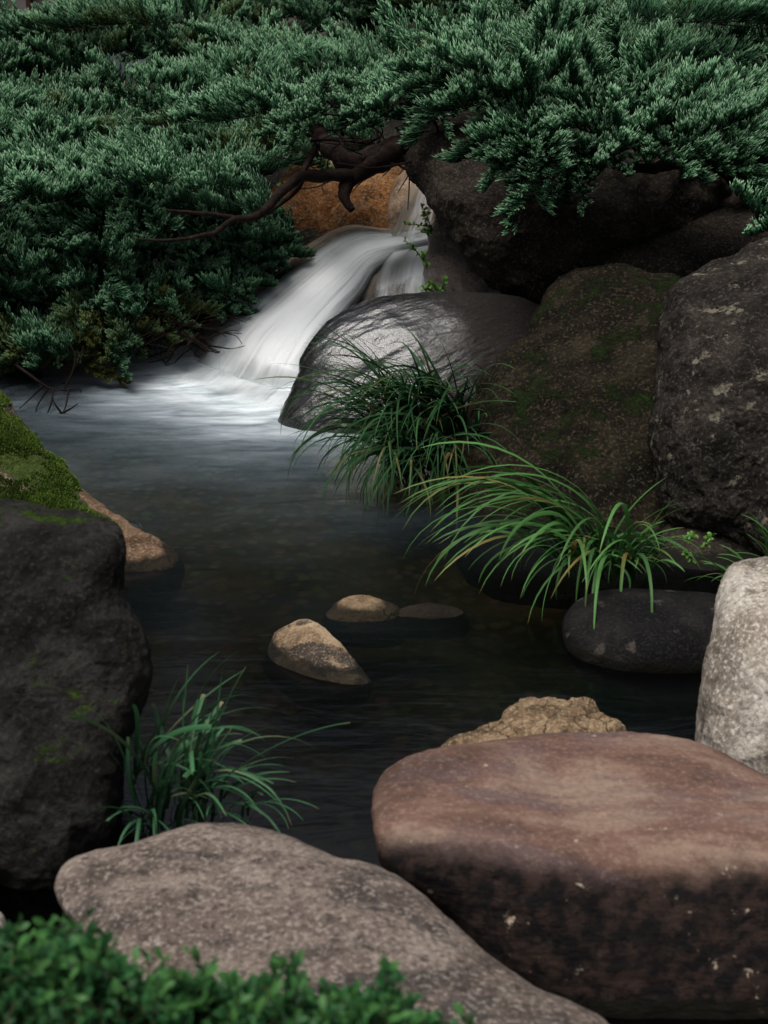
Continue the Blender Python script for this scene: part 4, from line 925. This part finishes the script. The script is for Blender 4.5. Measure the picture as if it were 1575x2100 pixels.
def clump(label, cen, spec, mat, seed, group='grass clumps at the water edge'):
    """spec: list of (count, base px box, depth, azimuth mean/sd (0 = viewer, -90 = left), length range, bend range, width, up tilt)"""
    rg = np.random.default_rng(seed)
    o = thing('grass_clump', label, 'grass', cen, group)
    b = Bag()
    for (cnt, box, d, az, ln, bd, w, cut, brn) in spec:
        for k in range(cnt):
            bx, by = rg.uniform(box[0], box[2]), rg.uniform(box[1], box[3])
            base = at(bx, by, d + rg.normal(0, 0.04))
            a = R(rg.normal(*az)); out = np.array([math.sin(a), -math.cos(a), 0.0])
            up = np.array([0, 0, 1.0]) + rg.normal(0, 0.12, 3) + out * rg.uniform(0.0, 0.5); up /= np.linalg.norm(up)
            out = out - up * out.dot(up)
            blade(b, base, out, up, rg.uniform(*ln), w * rg.uniform(0.7, 1.2), R(rg.uniform(*bd)), rg, rg.uniform(0, 1), brn if rg.uniform() < 0.22 else 0, rg.uniform() < cut)
    b.build('blades', mat, o, cen)
    return o
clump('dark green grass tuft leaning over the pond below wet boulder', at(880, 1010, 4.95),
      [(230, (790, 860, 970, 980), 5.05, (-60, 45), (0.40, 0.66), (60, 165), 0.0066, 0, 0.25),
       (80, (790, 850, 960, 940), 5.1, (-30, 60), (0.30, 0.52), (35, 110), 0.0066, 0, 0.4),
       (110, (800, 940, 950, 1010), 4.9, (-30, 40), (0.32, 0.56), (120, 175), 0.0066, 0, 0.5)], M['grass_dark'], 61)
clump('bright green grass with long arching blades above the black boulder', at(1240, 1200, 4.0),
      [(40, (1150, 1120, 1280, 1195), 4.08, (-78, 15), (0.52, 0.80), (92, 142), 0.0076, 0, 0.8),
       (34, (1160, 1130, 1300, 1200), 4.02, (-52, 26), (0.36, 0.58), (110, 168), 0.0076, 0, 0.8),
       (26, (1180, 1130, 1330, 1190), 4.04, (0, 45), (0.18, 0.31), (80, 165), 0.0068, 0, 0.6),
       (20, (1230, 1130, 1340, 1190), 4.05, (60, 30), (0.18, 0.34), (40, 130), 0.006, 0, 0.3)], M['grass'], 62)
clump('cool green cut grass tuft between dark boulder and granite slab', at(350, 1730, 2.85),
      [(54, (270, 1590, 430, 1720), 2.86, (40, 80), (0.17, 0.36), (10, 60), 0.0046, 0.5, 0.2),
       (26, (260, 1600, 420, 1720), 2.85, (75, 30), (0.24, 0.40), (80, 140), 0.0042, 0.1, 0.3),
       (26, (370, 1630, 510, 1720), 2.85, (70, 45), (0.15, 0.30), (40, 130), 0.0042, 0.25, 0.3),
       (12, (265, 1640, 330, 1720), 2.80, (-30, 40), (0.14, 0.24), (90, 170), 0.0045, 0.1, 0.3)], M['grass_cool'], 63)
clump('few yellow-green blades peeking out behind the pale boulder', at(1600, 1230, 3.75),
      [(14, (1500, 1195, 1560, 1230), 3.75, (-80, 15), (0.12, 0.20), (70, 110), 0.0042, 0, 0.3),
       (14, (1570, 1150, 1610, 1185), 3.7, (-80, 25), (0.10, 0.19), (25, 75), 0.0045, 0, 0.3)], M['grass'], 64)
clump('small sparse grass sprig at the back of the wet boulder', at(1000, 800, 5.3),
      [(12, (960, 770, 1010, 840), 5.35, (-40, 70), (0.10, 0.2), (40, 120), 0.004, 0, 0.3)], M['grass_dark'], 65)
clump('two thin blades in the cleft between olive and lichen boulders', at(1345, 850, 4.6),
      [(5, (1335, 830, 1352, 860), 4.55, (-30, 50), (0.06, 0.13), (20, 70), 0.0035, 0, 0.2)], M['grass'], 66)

# ------------------------------------------------------------------ leafy plants
def leaf(bag, base, d, up, L, W, rg, tone, yel=0.0, fold=0.25, curl=0.4):
    s = np.linspace(0, 1, 6); w = W * np.power(np.sin(np.pi * np.clip(s * 0.86 + 0.1, 0, 1)), 0.8) * (0.6 + 0.6 * s); w[0] = W * 0.08; w[-1] = W * 0.12
    d = d / np.linalg.norm(d); side = np.cross(d, up); side /= np.linalg.norm(side) + 1e-9; n = np.cross(side, d)
    C = base + np.outer(s * L, d) - np.outer(curl * L * s * s * 0.5, n)
    v = np.stack([C - np.outer(w, side) + np.outer(w * fold, n), C, C + np.outer(w, side) + np.outer(w * fold, n)], 1).reshape(-1, 3)
    i = np.arange(5)[:, None] * 3
    q = np.concatenate([i + np.array([0, 1, 4, 3]), i + np.array([1, 2, 5, 4])])
    a = np.repeat(np.stack([0.3 + 0.6 * s, np.full(6, tone), np.full(6, yel), np.ones(6)], 1), 3, 0)
    bag.add(v, q, a=a)
M['bush'] = leaf_mat('shrub_leaves', [(0.0, (0.004, 0.018, 0.006)), (0.5, (0.015, 0.064, 0.020)), (1.0, (0.040, 0.135, 0.042))], 0.5, 0.25, 0.2, yellow=(0.075, 0.20, 0.05), var=0.45)
M['creeper'] = leaf_mat('creeper_leaves', [(0.0, (0.04, 0.12, 0.015)), (1.0, (0.15, 0.33, 0.05))], 0.4, 0.35, 0.4, var=0.3)
M['stem'] = leaf_mat('green_brown_stem', [(0.0, (0.05, 0.04, 0.02)), (1.0, (0.07, 0.08, 0.03))], 0.6, 0.0, 0.3)
def bush():
    rg = np.random.default_rng(77)
    o3 = at(350, 2250, 1.7)
    o = thing('leafy_shrub', 'low bush of small glossy green leaves before the granite slab', 'shrub', o3)
    lv, st = Bag(), Bag()
    tx = [-60, 0, 100, 200, 330, 430, 520, 560, 650, 800, 860, 920, 990]; ty = [1890, 1905, 1915, 1945, 1975, 1990, 1965, 1990, 2025, 2020, 2035, 2050, 2085]
    for k in range(700):
        x = rg.uniform(-60, 980) if k > 120 else rg.uniform(-60, 420); y0 = np.interp(x, tx, ty)
        if 900 < x and rg.uniform() < 0.4: continue
        y0 = y0 + 38 * math.sin(x * 0.021 + 1.0) * math.sin(x * 0.0087) - (45 if rg.uniform() < 0.07 else 0)
        y = y0 + 18 + abs(rg.normal(0, 1)) * 55 + rg.uniform(0, 60) - 40 * (rg.uniform() < 0.12)
        dd = 1.48 - (y - y0) / 300 * 0.2 + rg.uniform(-0.03, 0.10)
        tip = at(x, y, dd)
        d = np.array([rg.normal(0, 0.45), -0.25 + rg.normal(0, 0.4), 1.0]); d /= np.linalg.norm(d)
        L = rg.uniform(0.05, 0.095); base = tip - d * L
        vv, ff = tube(np.linspace(base, tip, 4), np.linspace(0.0016, 0.0009, 4), 5); st.add(vv, ff, a=(0.5, 0.5, 0, 1))
        young = rg.uniform()
        n = rg.integers(7, 12)
        for j in range(n):
            s = 0.25 + 0.75 * (j + 1) / n; a = j * 2.4 + rg.uniform(-0.3, 0.3)
            h = np.array([math.cos(a), math.sin(a), 0]); spread = 1.25 - 0.7 * s
            ld = h * spread + d * (0.35 + 0.8 * s) + rg.normal(0, 0.12, 3)
            lf = rg.uniform(0.013, 0.024) * (1.05 - 0.25 * s)
            leaf(lv, base + d * L * s, ld, d + h * 0.01, lf, lf * 0.27, rg, np.clip(rg.normal(0.45, 0.25), 0, 1), max(0, (s - 0.6) * 2.2) * (young > 0.45) * 0.8, rg.uniform(0.1, 0.4), rg.uniform(0.1, 0.6))
    lv.build('foliage', M['bush'], o, o3); st.build('stems', M['stem'], o, o3)
bush()
def creeper(label, paths, seed, size=0.03, group=None):
    rg = np.random.default_rng(seed)
    o3 = at(*paths[0][0]); o = thing('creeper', label, 'plant', o3, group)
    lv, st = Bag(), Bag()
    for pts in paths:
        C = smoothline([tuple(at(*p)) for p in pts], 16)
        vv, ff = tube(C, np.linspace(0.003, 0.0012, 16), 5); st.add(vv, ff, a=(0.3, 0.4, 0, 1))
        for j in range(2, 16):
            for r in range(2):
                if rg.uniform() < 0.25: continue
                d = rg.normal(0, 1, 3) + np.array([0, -0.4, 0.5])
                leaf(lv, C[j], d, np.array([0, -0.5, 0.8]) + rg.normal(0, 0.3, 3), size * rg.uniform(0.6, 1.2), size * rg.uniform(0.25, 0.36), rg, rg.uniform(0, 1))
    lv.build('leaves', M['creeper'], o, o3); st.build('stem', M['stem'], o, o3)
creeper('bright creeper sprig hanging across the white water by the wet brown stone', [[(878, 545, 6.3), (862, 526, 6.28), (848, 508, 6.26), (830, 492, 6.25)], [(876, 552, 6.3), (872, 535, 6.28), (868, 520, 6.27)]], 91, 0.026)
creeper('bright creeper sprig climbing above the wet brown stone', [[(885, 480, 6.4), (880, 455, 6.38), (872, 435, 6.36), (864, 424, 6.35)], [(880, 465, 6.4), (862, 462, 6.37), (832, 460, 6.36)], [(880, 470, 6.4), (876, 478, 6.38), (870, 472, 6.36)]], 92, 0.024)
creeper('small creeper rosette at the top edge of the wet grey boulder', [[(900, 602, 6.25), (890, 588, 6.24), (878, 580, 6.23)], [(905, 602, 6.25), (908, 585, 6.24), (912, 572, 6.23)], [(895, 600, 6.25), (880, 594, 6.24), (868, 592, 6.23)]], 93, 0.024)
creeper('faint herb seedlings on the low brown stone under lichen boulder', [[(1440, 1130, 4.1), (1450, 1110, 4.1), (1460, 1095, 4.1)], [(1405, 1110, 4.1), (1415, 1100, 4.1), (1425, 1095, 4.1)], [(1420, 1150, 4.1), (1412, 1140, 4.1), (1405, 1135, 4.1)]], 94, 0.016)

# ------------------------------------------------------------------ building glimpsed beyond the juniper
def box(b, lo, hi):
    x0, y0, z0 = lo; x1, y1, z1 = hi
    v = [(x0, y0, z0), (x1, y0, z0), (x1, y1, z0), (x0, y1, z0), (x0, y0, z1), (x1, y0, z1), (x1, y1, z1), (x0, y1, z1)]
    b.add(np.array(v), [(0, 3, 2, 1), (4, 5, 6, 7), (0, 1, 5, 4), (1, 2, 6, 5), (2, 3, 7, 6), (3, 0, 4, 7)])
def plain(name, c, rough=0.6):
    t = NT(name); n = t.noise(t.pos(), 6, 5)
    return t.done(t.principled(t.mix(n, tuple(x * 0.8 for x in c), c), rough, None, 0.3))
def building():
    c = at(60, 20, 14.0); x0, y0 = c[0], c[1]
    o = thing('building', 'grey and red-brown timber building glimpsed through the juniper top', 'building', (x0, y0, 0.6))
    org = np.array((x0, y0, 0.6))
    b = Bag(); box(b, (x0 - 4, y0 + 0.1, 0.4), (x0 + 0.75, y0 + 3.5, 3.6)); b.build('wall', plain('grey_render', (0.45, 0.43, 0.42)), o, org, smooth=False)
    post, win = plain('red_brown_timber', (0.10, 0.045, 0.035)), plain('pale_pink_panel', (0.75, 0.52, 0.42))
    for k in range(-11, 3):
        b = Bag(); xx = x0 + k * 0.34 - 0.02; box(b, (xx, y0 - 0.04, 0.5), (xx + 0.045, y0 + 0.097, 3.5)); b.build('post', post, o, org, smooth=False)
    b = Bag(); box(b, (x0 + 0.30, y0 + 0.04, 0.55), (x0 + 0.60, y0 + 0.098, 3.3)); b.build('panel', win, o, org, smooth=False)
    b = Bag(); box(b, (x0 - 4.3, y0 - 0.5, 3.6), (x0 + 1.0, y0 + 4, 3.9)); b.build('roof', plain('dark_roof', (0.05, 0.05, 0.055)), o, org, smooth=False)
building()

# ------------------------------------------------------------------ unseen trees added round the pool to block low sky and darken reflections
def sky_block_trees():
    rg = np.random.default_rng(55)
    bag, tr = Bag(), Bag()
    P = []
    for (x, y, z, r, n) in [(-3.4, 12.0, 3.9, 1.5, 1800), (-0.2, 12.4, 3.9, 1.6, 1800), (2.6, 12.0, 3.9, 1.5, 1800), (5.4, 10.6, 4.2, 2.0, 2200), (7.0, 7.0, 4.6, 2.5, 2600), (7.2, 2.5, 4.2, 2.3, 2200), (-7.4, 9.0, 4.5, 2.4, 2600), (-7.6, 4.0, 4.2, 2.3, 2600), (-6.5, -1.5, 4.2, 2.4, 2200), (5.5, -3.0, 4.4, 2.4, 2200), (-1.0, -5.5, 4.4, 2.4, 2200)]:
        d = rg.normal(size=(n, 3)); d /= np.linalg.norm(d, axis=1)[:, None]
        q = d * (r * rg.uniform(0.45, 1.0, n) ** 0.5)[:, None]
        q *= (1 + 0.8 * fbm(d * 1.7 + x, 3))[:, None]
        q[:, 2] *= 1.05
        P.append(q + np.array([x, y, z]))
        v, f = tube([(x, y, -0.1), (x + 0.1, y, 1.5), (x, y + 0.1, z)], [0.16, 0.13, 0.06], 8); tr.add(v, f)
    P = np.concatenate(P); P = P[P[:, 2] > 1.9 + 0.0 * P[:, 0]]; n = len(P)
    a = rg.normal(size=(n, 3)); a /= np.linalg.norm(a, axis=1)[:, None]
    b = np.cross(a, rg.normal(size=(n, 3))); b /= np.linalg.norm(b, axis=1)[:, None]
    w = rg.uniform(0.10, 0.17, n)[:, None]
    v = np.stack([P - a * w * 1.5, P + b * w, P + a * w * 1.5, P - b * w], 1).reshape(-1, 3)
    q = (np.arange(n) * 4)[:, None] + np.arange(4)
    c = np.repeat(np.stack([rg.uniform(0.2, 0.9, n), rg.uniform(size=n), np.zeros(n), np.ones(n)], 1), 4, 0)
    o = mesh_obj('sky_block_trees', v, [q], leaf_mat('sky_block_leaves', [(0, (0.02, 0.045, 0.015)), (1, (0.05, 0.1, 0.03))], 0.6, 0.2), attr={'tint': c})
    tag(o, kind='stuff'); t = tr.build('sky_block_trunks', M['bark'], o); t['kind'] = 'stuff'
sky_block_trees()
